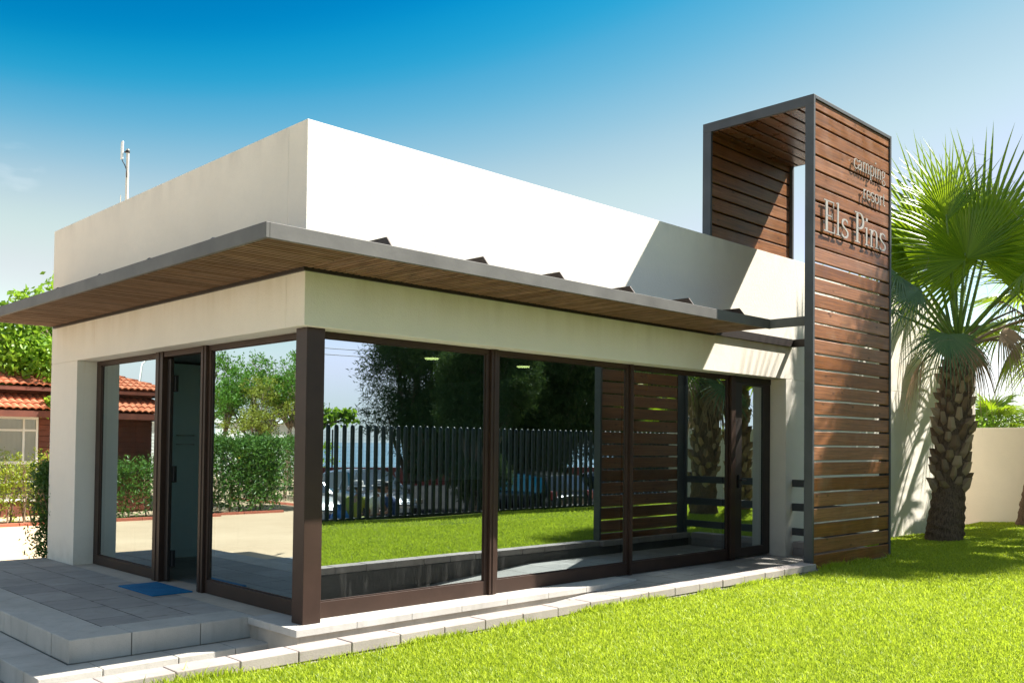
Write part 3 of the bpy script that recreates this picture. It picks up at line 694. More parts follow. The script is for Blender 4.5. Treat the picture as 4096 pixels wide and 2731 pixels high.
def board(mb, x0, x1, ya, yb, z0, z1):
    c = .006
    vs = []
    for x in (x0, x1): vs += [(x, ya, z0+c), (x, ya+c, z0), (x, yb-c, z0), (x, yb, z0+c), (x, yb, z1-c), (x, yb-c, z1), (x, ya+c, z1), (x, ya, z1-c)]
    fs = [tuple(reversed(range(8))), tuple(range(8, 16))]+[(k, (k+1) % 8, 8+(k+1) % 8, 8+k) for k in range(8)]
    mb.add(vs, [tuple(reversed(f)) for f in fs])
br = random.Random(9)
mb = MB(); k = -1
while True:
    z0 = G0+.012+PT*k; z1 = z0+PT-.024
    if z0 > 5.68: break
    j = br.uniform(-.004, .004)
    board(mb, XA+s_+.001, XB-s_-.001, YF+.014+j, YF+.058+j, max(z0, .102)+br.uniform(-.003, .003), min(z1+br.uniform(-.003, .003), 5.712)); k += 1
mb.build('front_boards', M['boards'], T)
mb = MB(); z = H+.006
while z < 5.60: board(mb, XA+s_+.001, XB-s_-.001, YB_-.075, YB_-.035, z, min(z+.160, 5.655)); z += .183
mb.build('back_boards', M['boards'], T)
mb = MB(); y = YF+.05
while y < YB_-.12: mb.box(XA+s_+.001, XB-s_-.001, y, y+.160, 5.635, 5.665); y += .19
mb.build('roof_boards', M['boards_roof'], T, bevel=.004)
mb = MB(); mb.box(XA+s_+.001, XB-s_-.001, YF+.046, YB_-.046, 5.725, 5.745); mb.build('roof_sheet', M['steel'], T)
for z0, z1 in ((.98, 1.085), (.635, .745), (.285, .39)):
    mb = MB(); mb.box(XB-.036, XB-.006, YF+.113, -.002, z0, z1); mb.build('side_rail', M['steel'], T, bevel=.003)

# serif letters drawn as strokes
def arc(cx, cy, rx, ry, a0, a1, n=14): return [(cx+rx*math.cos(R(a0+(a1-a0)*k/n)), cy+ry*math.sin(R(a0+(a1-a0)*k/n))) for k in range(n+1)]
TK, TN = .088, .034
def wmod(pts, tk=TK, tn=TN):
    """pen contrast: thick where the stroke runs vertical, thin where horizontal"""
    o = []
    for i, p in enumerate(pts):
        a = pts[max(i-1, 0)]; b = pts[min(i+1, len(pts)-1)]; dx, dy = b[0]-a[0], b[1]-a[1]; l = math.hypot(dx, dy) or 1
        o.append(tn+(tk-tn)*abs(dy/l)**1.3)
    return o
def srf(x, y, w=.12, t=.03): return ([(x-w, y), (x+w, y)], [t, t])
def G(ch):
    S = []
    stem = lambda x, y0, y1, tk=TK: S.append(([(x, y0), (x, y1)], [tk, tk]))
    flag = lambda x, y: S.append(([(x-.13, y-.045), (x, y-.012)], [.022, .045]))
    def cv(pts, tk=TK, tn=TN): S.append((pts, wmod(pts, tk, tn)))
    def arch(x): cv([(x+.02, .44)]+arc(x+.19, .44, .15, .15, 150, 0, 10)+[(x+.34, .2), (x+.34, 0)])
    if ch == 'l': stem(.14, 0, 1.04); flag(.14, 1.04); S.append(srf(.14, .015)); return S, .30
    if ch == 'i': stem(.14, 0, .60); flag(.14, .60); S.append(srf(.14, .015)); S.append(([(.14, .80), (.14, .91)], [.10, .10])); return S, .30
    if ch == 'n': stem(.14, 0, .60); flag(.14, .60); arch(.14); S.append(srf(.14, .015, .11)); S.append(srf(.48, .015, .11)); return S, .63
    if ch == 'm': stem(.14, 0, .60); flag(.14, .60); arch(.14); arch(.48); [S.append(srf(x, .015, .11)) for x in (.14, .48, .82)]; return S, .97
    if ch == 'r': stem(.14, 0, .60); flag(.14, .60); cv([(.16, .42), (.22, .52), (.30, .585), (.39, .565)], .075, .05); S.append(srf(.14, .015)); return S, .44
    if ch == 'p': stem(.14, -.30, .60); flag(.14, .60); cv([(.16, .48)]+arc(.32, .30, .22, .30, 120, -130, 20)+[(.16, .08)]); S.append(srf(.14, -.285)); return S, .64
    if ch == 'o': cv(arc(.30, .30, .23, .29, 0, 360, 28)); return S, .60
    if ch == 'c': cv(arc(.31, .30, .24, .29, 45, 320, 22)); S.append(([(.46, .50), (.47, .44)], [.07, .07])); return S, .55
    if ch == 'e': cv(arc(.30, .30, .23, .29, 5, 318, 24)); S.append(([(.08, .33), (.52, .33)], [.032, .032])); return S, .57
    if ch == 's': cv(arc(.25, .45, .16, .14, 35, 190, 10)+[(.14, .36), (.25, .30), (.37, .23)]+arc(.24, .15, .17, .14, 30, -150, 12), .085, .05); S.append(([(.39, .46), (.39, .57)], [.02, .035])); S.append(([(.06, .04), (.06, .16)], [.035, .02])); return S, .46
    if ch == 't': cv([(.16, .78), (.16, .3), (.17, .09), (.25, .03), (.34, .07)]); S.append(([(.02, .59), (.33, .59)], [.035, .035])); return S, .37
    if ch == 'a': cv([(.09, .44)]+arc(.25, .44, .15, .145, 160, 0, 9)+[(.40, .25), (.40, .08), (.46, .02), (.52, .05)]); cv([(.39, .36), (.22, .31)]+arc(.19, .15, .13, .14, 90, 300, 10)+[(.39, .13)], .09); return S, .54
    if ch == 'g': cv(arc(.26, .40, .17, .19, 0, 360, 20), .085, .035); cv([(.17, .24), (.10, .12), (.16, .04), (.38, .02)]+arc(.30, -.13, .20, .13, 60, -240, 16), .07, .035); S.append(([(.40, .53), (.52, .57)], [.03, .05])); return S, .54
    if ch == 'E':
        stem(.18, 0, 1.0, .12); S.append(([(.02, .982), (.56, .982)], [.036]*2)); S.append(([(.02, .018), (.60, .018)], [.036]*2)); S.append(([(.18, .52), (.46, .52)], [.034]*2))
        S.append(([(.555, .995), (.56, .80)], [.05, .015])); S.append(([(.595, .0), (.62, .22)], [.055, .015])); S.append(([(.46, .62), (.46, .42)], [.02, .02])); return S, .68
    if ch == 'P':
        stem(.18, 0, 1.0, .12); S.append(srf(.18, .018, .16, .036)); S.append(([(.02, .982), (.34, .982)], [.036]*2)); cv([(.30, .982)]+arc(.32, .73, .22, .25, 88, -88, 16)+[(.20, .48)], .115, .036); return S, .62
    return S, .3
def ribbon(mb, pts, ws, sx, sz, ox, oz, y0, y1):
    L_, R_ = [], []
    n = len(pts)
    for i in range(n):
        a = pts[max(i-1, 0)]; b = pts[min(i+1, n-1)]; dx, dy = b[0]-a[0], b[1]-a[1]; l = math.hypot(dx, dy) or 1
        nx, ny = -dy/l*ws[i]/2, dx/l*ws[i]/2
        L_.append((ox+(pts[i][0]+nx)*sx, oz+(pts[i][1]+ny)*sz)); R_.append((ox+(pts[i][0]-nx)*sx, oz+(pts[i][1]-ny)*sz))
    vs = []
    for (a, b), (c, e) in zip(L_, R_): vs += [(a, y0, b), (c, y0, e), (a, y1, b), (c, y1, e)]
    fs = []
    for i in range(n-1):
        p = 4*i; q_ = p+4; fs += [(p, p+1, q_+1, q_), (p+2, q_+2, q_+3, p+3), (p, q_, q_+2, p+2), (p+1, p+3, q_+3, q_+1)]
    fs += [(0, 2, 3, 1), (4*n-4, 4*n-3, 4*n-1, 4*n-2)]
    mb.add(vs, fs)
def word(text, x0, x1, z, em):
    adv = []; 
    for ch in text: adv.append(.34 if ch == ' ' else G(ch)[1])
    tot = sum(adv); sx = (x1-x0)/tot; x = x0
    for n_, (ch, a) in enumerate(zip(text, adv)):
        if ch != ' ':
            mb = MB(); S, _ = G(ch)
            for i, (pts, ws) in enumerate(S):
                e = .0006*i; ribbon(mb, pts, [w*1.0 for w in ws], sx, em, x, z, YF-.022-e, YF-.013+e*.5)
            for cxp in (.14, ): mb.tube([(x+cxp*sx, YF-.014, z+em*.3), (x+cxp*sx, YF+.016, z+em*.3)], .004, 6)
            mb.build('letter', M['letter'], T)
        x += a*sx
word('Els Pins', 6.175, 7.885, 4.155, .385)
word('camping', 6.955, 7.865, 5.085, .215)
word('resort', 7.21, 7.865, 4.75, .205)

# ================================================================== VEGETATION
def fan(V, Fc, base, u, n, Rr, span=250, nseg=46, droop=.25, rg=rnd, asym=0, tipdry=0):
    """one fan leaf of pleated segments joined in the inner half, split and drooping outside; appends to V, Fc"""
    base, u, n = Vector(base), Vector(u).normalized(), Vector(n)
    n = (n-u*n.dot(u)).normalized(); v = n.cross(u); span = R(span); hw = span/nseg/2
    rings = (.015, .2, .40, .55, .70, .84, 1.0)
    for i in range(nseg):
        a = -span/2+span*(i+.5)/nseg; k = a/(span/2)
        L = Rr*(1-.26*k*k-asym*k*.22)*rg.uniform(.86, 1.06); b0 = len(V)
        dj = rg.uniform(-.5, .5)*hw; dr = droop*rg.uniform(.5, 1.5); sideways = rg.uniform(-.03, .03)
        dry = rg.random() < .2
        for t in rings:
            r = L*t
            if t <= .41: al, ar, hh = a-hw, a+hw, hw*r*.85
            else:
                ww = hw*.41*L*max(.0, 1-((t-.41)/.59)**1.15)*.86/r; aa = a+dj*(t-.41)*2.2; al, ar, hh = aa-ww, aa+ww, ww*r*1.2
            am = (al+ar)/2
            q_ = max(0, t-.38)
            off = Vector((0, 0, -droop*.0-dr*Rr*q_*q_*1.6))+n*(-.10*r*t)+v*(sideways*q_*Rr)
            for ang, hgt in ((al, 0), (am, hh), (ar, 0)):
                d = u*math.cos(ang)+v*math.sin(ang); V.append(tuple(base+d*r+n*hgt+off))
        for j in range(len(rings)-1):
            p = b0+3*j; Fc += [(p, p+1, p+4, p+3), (p+1, p+2, p+5, p+4)]
def petiole(mb, a, b, w0, w1, sag=.06, teeth=0, rg=rnd):
    a, b = Vector(a), Vector(b); n = 7; pts = []
    for k in range(n):
        t = k/(n-1); p = a.lerp(b, t); p.z += sag*math.sin(math.pi*t); pts.append(p)
    rs = [w0+(w1-w0)*k/(n-1) for k in range(n)]
    mb.tube(pts, rs, 7)
    if teeth:
        d = (b-a).normalized(); sd = d.cross(Vector((0, 0, 1))).normalized()
        for k in range(teeth):
            t = .1+.8*k/teeth; i = min(int(t*(n-1)), n-2); p = pts[i].lerp(pts[i+1], t*(n-1)-i); r = w0+(w1-w0)*t
            for s_ in (-1, 1):
                q_ = p+sd*s_*r*.9; mb.add([tuple(q_-d*.008), tuple(q_+d*.008), tuple(q_+sd*s_*.022+d*.004), tuple(q_+Vector((0, 0, .006)))], [(0, 1, 2), (1, 3, 2), (0, 2, 3)])

def palm(name, path, radii, leaves, label, boots=(0, 1), seed=1, group=None, skirt=5, boot_n=11, detail=1.0):
    """path: trunk axis points from the ground up; leaves: list of (base, u, n, R, span, nseg, droop, kind)"""
    rg = random.Random(seed); root = wthing(name, path[0], label, 'palm tree', group)
    P_ = [Vector(p) for p in path]
    def at(t):
        t = max(0, min(.9999, t))*(len(P_)-1); i = int(t); f = t-i
        return P_[i].lerp(P_[i+1], f), radii[i]*(1-f)+radii[i+1]*f
    mb = MB(); n = 28; vs = []; fs = []; rows = int(70*detail)
    for j in range(rows):
        c, r = at(j/(rows-1))
        for k in range(n):
            a = 2*math.pi*k/n; rr_ = r*(.90+.10*rg.random()+.04*math.sin(j*1.7+a*3))
            vs.append((c.x+rr_*math.cos(a), c.y+rr_*math.sin(a), c.z))
    for j in range(rows-1):
        for k in range(n): fs.append((j*n+k, j*n+(k+1) % n, (j+1)*n+(k+1) % n, (j+1)*n+k))
    mb.add(vs, fs)
    # cut leaf bases: spiral of thick pointed scales
    t = boots[0]; ph = 0; mb.mi = 1
    while t < boots[1]:
        c, r = at(t)
        a = ph+rg.uniform(-.12, .12); out = Vector((math.cos(a), math.sin(a), 0)); tg = Vector((-math.sin(a), math.cos(a), 0)); up = Vector((0, 0, 1))
        w_ = r*rg.uniform(.18, .33); l_ = r*rg.uniform(.35, .75); lift = rg.uniform(.12, .50)*r*1.1; tw = rg.uniform(-.18, .18)*w_
        b = c+out*r*.88
        top = b+up*l_+out*lift+tg*tw
        lo = b-up*l_*.55
        vs = [lo, b-tg*w_+up*l_*.05+out*.01, b+tg*w_+up*l_*.05+out*.01, b+out*(.05+lift*.45)+up*l_*.1, top-tg*w_*.62, top+tg*w_*.62, top+out*.028-tg*w_*.1, b+up*l_*.9-out*.03]
        mb.add(vs, [(0, 3, 1), (0, 2, 3), (1, 3, 6, 4), (3, 2, 5, 6), (4, 6, 5), (1, 4, 7), (4, 5, 7), (2, 7, 5)])
        ph += 2.399; t += 1/(boot_n*9.0)
    # loose fibres and shreds
    mb.mi = 2
    for _ in range(int(420*detail)):
        t = rg.random(); c, r = at(t); a = rg.uniform(0, 6.283); out = Vector((math.cos(a), math.sin(a), 0)); tg = Vector((-math.sin(a), math.cos(a), 0))
        l_ = rg.uniform(.03, .11); b = c+out*r*.96; d = (out*rg.uniform(.2, .9)+tg*rg.uniform(-.8, .8)+Vector((0, 0, rg.uniform(-1, .8)))).normalized()
        s_ = tg*rg.uniform(.003, .009); mb.add([b-s_, b+s_, b+d*l_], [(0, 1, 2)])
    tr_ = mb.build('trunk', [M['trunk'], M['boot'], M['fibre']], root)
    tr_.data.polygons.foreach_set('use_smooth', [m_ == 0 for m_ in mb.m])
    heart = P_[-1]
    mats = {'green': M['palm'], 'blue': M['palm_dark'], 'dead': M['palm_dead'], 'yellow': M['palm_yellow']}
    for (bs, u, nn, Rr, span, nseg, droop, kind) in leaves:
        bs = Vector(bs); V, Fc = [], []
        fan(V, Fc, bs, u, nn, Rr, span, nseg, droop, rg)
        mb = MB(); mb.add(V, Fc)
        if kind != 'dead':   # curly threads hanging from the fan
            mb.mi = 1
            u_ = Vector(u).normalized(); n_ = (Vector(nn)-u_*Vector(nn).dot(u_)).normalized(); v_ = n_.cross(u_)
            for _ in range(int(12*detail)):
                a = rg.uniform(-1, 1)*R(span)/2; p = bs+(u_*math.cos(a)+v_*math.sin(a))*Rr*rg.uniform(.3, .75); pts = [p]
                d = Vector((rg.uniform(-1, 1), rg.uniform(-1, 1), rg.uniform(-.6, .6)))*.05
                for _k in range(5): d = d+Vector((rg.uniform(-1, 1), rg.uniform(-1, 1), rg.uniform(-1.3, .5)))*.03; pts.append(pts[-1]+d)
                mb.tube(pts, .0022, 3, cap=False)
        fo_ = mb.build('frond', [mats[kind], M['palm_dead']], root)
        if kind == 'dead': tag(fo_, 'dry brown drooping frond')
        pet = MB(); st_ = heart+Vector((rg.uniform(-.06, .06), rg.uniform(-.06, .06), rg.uniform(-.1, .1)))
        petiole(pet, st_, bs+Vector(u).normalized()*.10, .035, .014, .05, int(26*detail) if kind != 'dead' else 0, rg)
        pet.build('stalk', M['palm_dead'] if kind == 'dead' else M['petiole'], fo_, smooth=True)
    return root
def auto_leaves(heart, n, rg, e0=-25, e1=80, pl=(.8, 1.3), Rr=(.75, 1.05), avoid=None, kinds=('green',), nseg=34, droop=(.15, .5)):
    out = []; h = Vector(heart)
    for k in range(n):
        az = k*2.399+rg.uniform(-.25, .25); f = (k+.5)/n; el = R(e0+(e1-e0)*f+rg.uniform(-8, 8))
        d = Vector((math.cos(az)*math.cos(el), math.sin(az)*math.cos(el), math.sin(el)))
        if avoid and avoid(d): continue
        L = rg.uniform(*pl); bs = h+d*L; bs.z += .05
        el2 = el-R(18); u = Vector((math.cos(az)*math.cos(el2), math.sin(az)*math.cos(el2), math.sin(el2)))
        up = Vector((-math.cos(az)*math.sin(el2), -math.sin(az)*math.sin(el2), math.cos(el2)))
        tw = Vector((-math.sin(az), math.cos(az), 0))*rg.uniform(-.5, .5)
        out.append((bs, u, up+tw, rg.uniform(*Rr), rg.uniform(200, 270), nseg, rg.uniform(*droop), rg.choice(kinds)))
    return out

# --- palm beside the sign tower
h1 = (11.66, -1.0, 3.22)
L1 = [((11.42, -1.42, 4.66), (-.10, .03, 1), (-.84, -.46, -.10), 2.35, 290, 64, .10, 'green'),
      ((11.05, -1.35, 4.55), (-.42, .08, .95), (-.70, -.62, .15), 1.75, 230, 54, .22, 'green'),
      ((11.35, -.75, 4.75), (-.30, .22, 1), (-.8, -.5, .1), 2.15, 200, 52, .14, 'green'),
      ((10.62, -1.2, 5.1), (-.35, -.12, 1), (-.6, -.7, .1), 1.45, 120, 30, .2, 'green'),
      ((12.15, -.55, 4.9), (.22, .1, 1), (-.75, -.55, .05), 2.0, 220, 52, .14, 'green'),
      ((12.1, -1.95, 4.2), (.35, -.40, .8), (-.8, -.3, .4), 1.15, 220, 42, .25, 'green'),
      ((12.2, -.7, 5.0), (.2, .1, 1), (-.9, -.2, .0), 1.55, 160, 40, .2, 'green'),
      ((12.6, -1.6, 4.35), (.7, -.35, .6), (-.5, -.5, .7), 1.2, 220, 40, .35, 'green'),
      ((12.3, -1.8, 3.75), (.45, -.45, -.25), (-.5, -.4, .7), .95, 180, 30, .8, 'dead'),
      ((12.7, -1.5, 3.95), (.7, -.2, -.2), (-.2, -.5, .8), .95, 180, 30, .7, 'dead'),
      ((11.20, -.45, 4.55), (-.75, .25, .55), (-.5, -.7, .5), 1.25, 210, 44, .22, 'green'),
      ((11.0, -.30, 4.72), (-.6, .6, .35), (-.6, -.6, .4), .85, 230, 36, .2, 'green'),
      ((10.25, -.95, 4.02), (-.75, .55, -.25), (-.55, -.55, .75), .95, 150, 30, .7, 'blue'),
      ((10.40, -.55, 4.30), (-.9, .2, .1), (-.3, -.6, .8), .95, 200, 34, .45, 'blue'),
      ((10.66, -1.22, 3.34), (-.42, -.10, -.78), (-.75, -.45, .45), .88, 200, 40, .45, 'blue'),
      ((12.70, -1.2, 5.35), (.05, 0, 1), (-.8, -.3, .0), 1.35, 90, 26, .3, 'green'),
      ((12.55, -.9, 4.9), (.35, .1, .9), (-.8, .2, .3), 1.3, 220, 40, .2, 'green'),
      ((12.35, -.2, 4.45), (.4, .7, .6), (-.3, -.4, .9), 1.15, 230, 36, .3, 'green'),
      ((11.5, .25, 4.3), (-.2, .9, .4), (.1, -.3, 1), 1.1, 220, 36, .35, 'green'),
      ((11.1, -2.2, 4.25), (-.35, -.8, .5), (-.5, .1, .9), 1.0, 200, 34, .35, 'green'),
      ((12.5, -1.95, 3.85), (.6, -.55, .1), (.2, -.1, 1), 1.1, 220, 34, .45, 'green'),
      ((12.75, -.6, 3.7), (.8, .35, -.1), (.2, .1, 1), 1.05, 220, 34, .5, 'green'),
      ((10.9, -.2, 3.85), (-.6, .7, -.05), (-.2, -.1, 1), .95, 210, 34, .5, 'blue'),
      ((11.75, -1.62, 3.42), (.35, -.75, -.35), (-.5, -.4, .7), .72, 170, 26, 1.5, 'dead'),
      ((12.05, -1.55, 3.38), (.65, -.5, -.5), (-.3, -.5, .7), .62, 150, 22, 1.6, 'dead'),
      ((11.2, -1.35, 3.22), (-.5, -.2, -.85), (-.8, -.4, .3), .65, 110, 16, 1.2, 'dead'),
      ((12.2, -1.0, 3.25), (.6, .1, -.8), (.4, -.2, .5), .8, 140, 20, 1.3, 'dead'),
      ((11.6, -.5, 3.1), (-.1, .6, -.8), (0, -.3, .8), .7, 140, 20, 1.2, 'dead')]
palm('palm_tree', [(11.05, -1.0, .0), (11.16, -1.0, .45), (11.30, -1.0, 1.0), (11.41, -1.0, 1.77), (11.56, -1.0, 2.5), h1], [.315, .285, .245, .27, .235, .17], L1,
     'tall fan palm beside the timber sign tower with scaly brown trunk', (.36, .97), 3, 'fan palms on the lawn', boot_n=19)
# --- palm by the fence, seen in the glass
r3 = random.Random(31); h3 = (12.6, -4.0, 3.15)
L3 = auto_leaves(h3, 20, r3, -35, 80, nseg=30, kinds=('green', 'green', 'blue'))
L3 += [((11.6, -4.7, 3.0), (-.8, -.4, -.4), (-.3, -.3, .9), 1.0, 200, 30, .5, 'yellow')]
L3 += auto_leaves(h3, 8, r3, -75, -50, (.4, .6), (.6, .8), kinds=('dead',), nseg=18, droop=(.8, 1.3))
palm('palm_tree', [(12.5, -4.05, -.0), (12.52, -4.05, .8), (12.56, -4.02, 1.8), h3], [.33, .27, .28, .18], L3,
     'fan palm on the lawn near the fence, its trunk reflected in the third front pane', (.3, .97), 5, 'fan palms on the lawn', detail=.6)
# --- palm just right of the frame: its crown shades the timber panel
left = Vector((-.705, .705, 0))
r6 = random.Random(17); h6 = (13.1, -4.15, 7.7)
L6 = auto_leaves(h6, 46, r6, -35, 82, (.8, 1.5), (1.15, 1.5), nseg=38, kinds=('green', 'green', 'blue'))
L6 += auto_leaves(h6, 10, r6, -70, -30, (.5, .8), (.7, .9), kinds=('dead',), nseg=20, droop=(.8, 1.3))
palm('palm_tree', [(13.8, -4.0, -.0), (13.8, -4.0, .9), (13.7, -4.0, 3.0), h6], [.30, .25, .24, .18], L6,
     'tall fan palm right of the reflected trunk, mirrored in the narrow glass door', (.15, .97), 15, 'fan palms on the lawn', detail=.7, boot_n=26)
# --- palm at the right edge, in front of the boundary wall
r2 = random.Random(77); h2 = (14.55, -2.1, 4.0)
L2 = auto_leaves(h2, 22, r2, -40, 80, (.9, 1.4), (.85, 1.15), nseg=34, kinds=('green', 'green', 'blue'))
L2 += auto_leaves(h2, 14, r2, -80, -30, (.6, 1.0), (.7, .95), kinds=('dead',), nseg=20, droop=(.8, 1.4))
palm('palm_tree', [(14.9, -1.12, .12), (14.93, -1.2, .8), (14.95, -1.35, 1.6), (14.8, -1.7, 2.8), h2], [.27, .23, .22, .22, .17], L2,
     'fan palm leaning at the right edge in front of the boundary wall', (.4, .97), 6, 'fan palms on the lawn', detail=.8)
# --- palm beyond the boundary wall
r4 = random.Random(91); h4 = (27.3, 3.7, 2.1)
palm('palm_tree', [(27.3, 3.7, -.4), (27.3, 3.7, .8), h4], [.25, .22, .18], auto_leaves(h4, 20, r4, -20, 85, (.5, .9), (.8, 1.1), nseg=26),
     'small sunlit fan palm standing beyond the boundary wall', (.3, .9), 8, 'palms behind the boundary wall', detail=.4)
h5 = (28.6, 2.4, 2.0)
palm('palm_tree', [(28.6, 2.4, -.4), (28.6, 2.4, .8), h5], [.25, .22, .18], auto_leaves(h5, 18, r4, -20, 85, (.5, .9), (.8, 1.1), nseg=26),
     'second low fan palm beyond the boundary wall at the photo edge', (.3, .9), 9, 'palms behind the boundary wall', detail=.4)

def leaf_mesh(name, P_, L, W, mt, parent=None, droop=.3, flat=.0, axis=None, seed=0, quad=True):
    g = np.random.default_rng(seed+5); n = len(P_)
    d = g.normal(size=(n, 3)); d[:, 2] = d[:, 2]*(1-flat)-droop
    if axis is not None: d = d*.6+axis
    d /= np.linalg.norm(d, axis=1)[:, None]
    r_ = g.normal(size=(n, 3)); s = np.cross(d, r_); s /= np.linalg.norm(s, axis=1)[:, None]+1e-9
    l = L*g.uniform(.65, 1.25, n)[:, None]; w_ = W*g.uniform(.7, 1.2, n)[:, None]; nn = np.cross(d, s)
    v = np.stack([P_, P_+d*l*.45+s*w_+nn*w_*.35, P_+d*l, P_+d*l*.45-s*w_+nn*w_*.35], 1).reshape(-1, 3)
    b = np.arange(n)[:, None]*4; tr = np.concatenate([b+np.array([[0, 1, 2]]), b+np.array([[0, 2, 3]])])
    return np_mesh(name, v, tr, mt, parent)
def tree(name, base, h_trunk, clusters, n_leaf, L, W, mt, label, cat='tree', group=None, tr=.12, seed=1, crad=.6, droop=.3, bark='bark', pname='crown', axis=None, shell=True):
    """clusters: list of (centre, radius); limbs run from the trunk to each"""
    g = np.random.default_rng(seed); rg = random.Random(seed); root = wthing(name, base, label, cat, group)
    mb = MB(); b = Vector(base); top = b+Vector((rg.uniform(-.1, .1), rg.uniform(-.1, .1), h_trunk))
    mb.tube([b-Vector((0, 0, .1)), b+Vector((0, 0, .15)), b.lerp(top, .5)+Vector((rg.uniform(-.06, .06), rg.uniform(-.06, .06), 0)), top], [tr*1.5, tr*1.1, tr*.9, tr*.75], 10)
    pts = []
    for c, r in clusters:
        c = Vector(c); mid = top.lerp(c, .5)+Vector((rg.uniform(-.15, .15), rg.uniform(-.15, .15), rg.uniform(-.05, .2)))
        mb.tube([top-Vector((0, 0, .1)), mid, c], [tr*.6, tr*.35, tr*.12], 6)
        for _ in range(5):
            e = c+Vector((rg.gauss(0, 1), rg.gauss(0, 1), rg.gauss(0, 1))).normalized()*r*.8; mb.tube([mid.lerp(c, rg.random()), e], [tr*.15, tr*.04], 4)
        k = max(20, int(n_leaf*r**2/sum(q_[1]**2 for q_ in clusters)))
        # leaves gathered in sprays so that gaps stay between them
        ns = max(6, k//18); sp = g.normal(size=(ns, 3)); sp /= np.linalg.norm(sp, axis=1)[:, None]; sp *= (g.uniform(.25, 1, ns)**.45)[:, None]*r
        idx = g.integers(0, ns, k); p = sp[idx]+g.normal(size=(k, 3))*r*.13
        p[:, 2] *= .85; pts.append(p+np.array(c))
    mb.build('trunk', M[bark], root, smooth=True)
    leaf_mesh(pname, np.concatenate(pts), L, W, mt, root, droop, seed=seed, axis=axis)
    return root
def blob(c, r, n, rc, seed, flat=.8):
    g = random.Random(seed); out = []
    for k in range(n):
        v = Vector((g.gauss(0, 1), g.gauss(0, 1), g.gauss(0, 1))).normalized()*r*g.uniform(.45, .95); v.z *= flat
        out.append(((c[0]+v.x, c[1]+v.y, c[2]+v.z), rc*g.uniform(.7, 1.25)))
    return out
# big leafy tree right of the red-roofed house
cl = blob((5.2, 19.6, 3.7), 2.6, 24, .95, 4, .85)+[((3.5, 18.9, 4.9), .6), ((4.3, 17.6, 2.9), .5), ((3.3, 19.2, 3.6), .9), ((2.9, 20.0, 4.3), .9), ((3.9, 18.3, 3.6), .7), ((2.2, 20.6, 4.9), .9), ((1.6, 21.6, 4.7), 1.0), ((3.85, 17.7, 2.35), .35)]
tree('tree', (5.6, 19.2, -.375), 1.9, cl, 30000, .16, .055, M['mulberry'], 'bright green broad leaved tree behind the white building and red tiled house', seed=3, tr=.2, droop=.6)
# trees reflected in the side glass
grp = 'garden trees reflected in the side glass'
tree('tree', (-12.4, 27.0, -.375), 2.0, blob((-12.4, 27.0, 3.2), 1.2, 9, .6, 6), 4500, .11, .028, M['bright'], 'young dark green tree left of three reflected in the side pane', group=grp, tr=.07, seed=11)
tree('tree', (-13.25, 26.0, -.375), 1.7, blob((-13.35, 25.9, 3.0), 1.75, 18, .6, 7, .75), 9500, .09, .026, M['olivey'], 'rounded yellow green tree behind the tall hedge, middle of the reflected row', group=grp, tr=.09, seed=12)
tree('tree', (-14.6, 24.9, -.375), 2.0, blob((-14.9, 25.2, 3.5), 1.5, 14, .6, 8, 1.0), 7500, .12, .026, M['bright'], 'larger green tree at the right of the reflected row beside the column', group=grp, tr=.10, seed=13)
tree('tree', (-17.0, 30.0, -.375), 2.6, blob((-17.0, 30.0, 4.2), 2.0, 14, .8, 9, 1.1), 6000, .15, .034, M['bright'], 'tall pointed green tree standing behind the reflected yellow green tree', group=grp, tr=.12, seed=14)
tree('tree', (-13.6, 31.0, -.375), 2.4, blob((-13.6, 31.0, 3.7), 1.5, 10, .7, 10, 1.1), 4000, .15, .034, M['bright'], 'slim green tree standing behind the young reflected tree', group=grp, tr=.10, seed=15)

def hedge(name, x0, x1, y0, y1, z0, z1, n, L, W, mt, label, seed, cat='hedge', stems=14, group=None, sparse=False):
    g = np.random.default_rng(seed); rg = random.Random(seed); root = wthing(name, ((x0+x1)/2, (y0+y1)/2, z0), label, cat, group)
    ns = n//(16 if sparse else 9)
    c = np.stack([g.uniform(x0, x1, ns), g.uniform(y0, y1, ns), z0+.12+(z1-z0-.12)*g.uniform(0, 1, ns)**.8], -1)
    if not sparse:  # push toward the surface
        f = g.integers(0, 4, ns); c[f == 0, 1] = y0+g.uniform(0, .15, (f == 0).sum()); c[f == 1, 0] = x0+g.uniform(0, .15, (f == 1).sum()); c[f == 2, 2] = z1-g.uniform(0, .2, (f == 2).sum())
    k = g.integers(0, ns, n); p = c[k]+g.normal(size=(n, 3))*(.07 if sparse else .09)
    p[:, 2] += .06*np.sin(p[:, 0]*4+seed)+.05*np.sin(p[:, 1]*5)
    leaf_mesh('foliage', p, L, W, mt, root, -.35, seed=seed)
    mb = MB()
    for _ in range(stems):
        x, y = rg.uniform(x0+.1, x1-.1), rg.uniform(y0+.1, y1-.1)
        pts = [(x, y, z0-.02), (x+rg.uniform(-.1, .1), y+rg.uniform(-.1, .1), z0+(z1-z0)*.35)]
        top = (pts[1][0]+rg.uniform(-.3, .3), pts[1][1]+rg.uniform(-.2, .2), z0+(z1-z0)*.85); mb.tube(pts+[top], [.022, .016, .005], 5)
        for _k in range(3):
            q_ = Vector(pts[1]).lerp(Vector(top), rg.random()); mb.tube([q_, q_+Vector((rg.uniform(-.3, .3), rg.uniform(-.2, .2), rg.uniform(.1, .3)))], [.008, .003], 4)
    mb.build('stems', M['twig'], root)
    return root
zg = -.375
hedge('shrub_hedge', .6, 3.75, 15.95, 16.75, zg, 1.12, 5200, .085, .018, M['oleander_y'], 'sparse sunlit yellow green shrubs in front of the red house window', 21, sparse=True, stems=30)
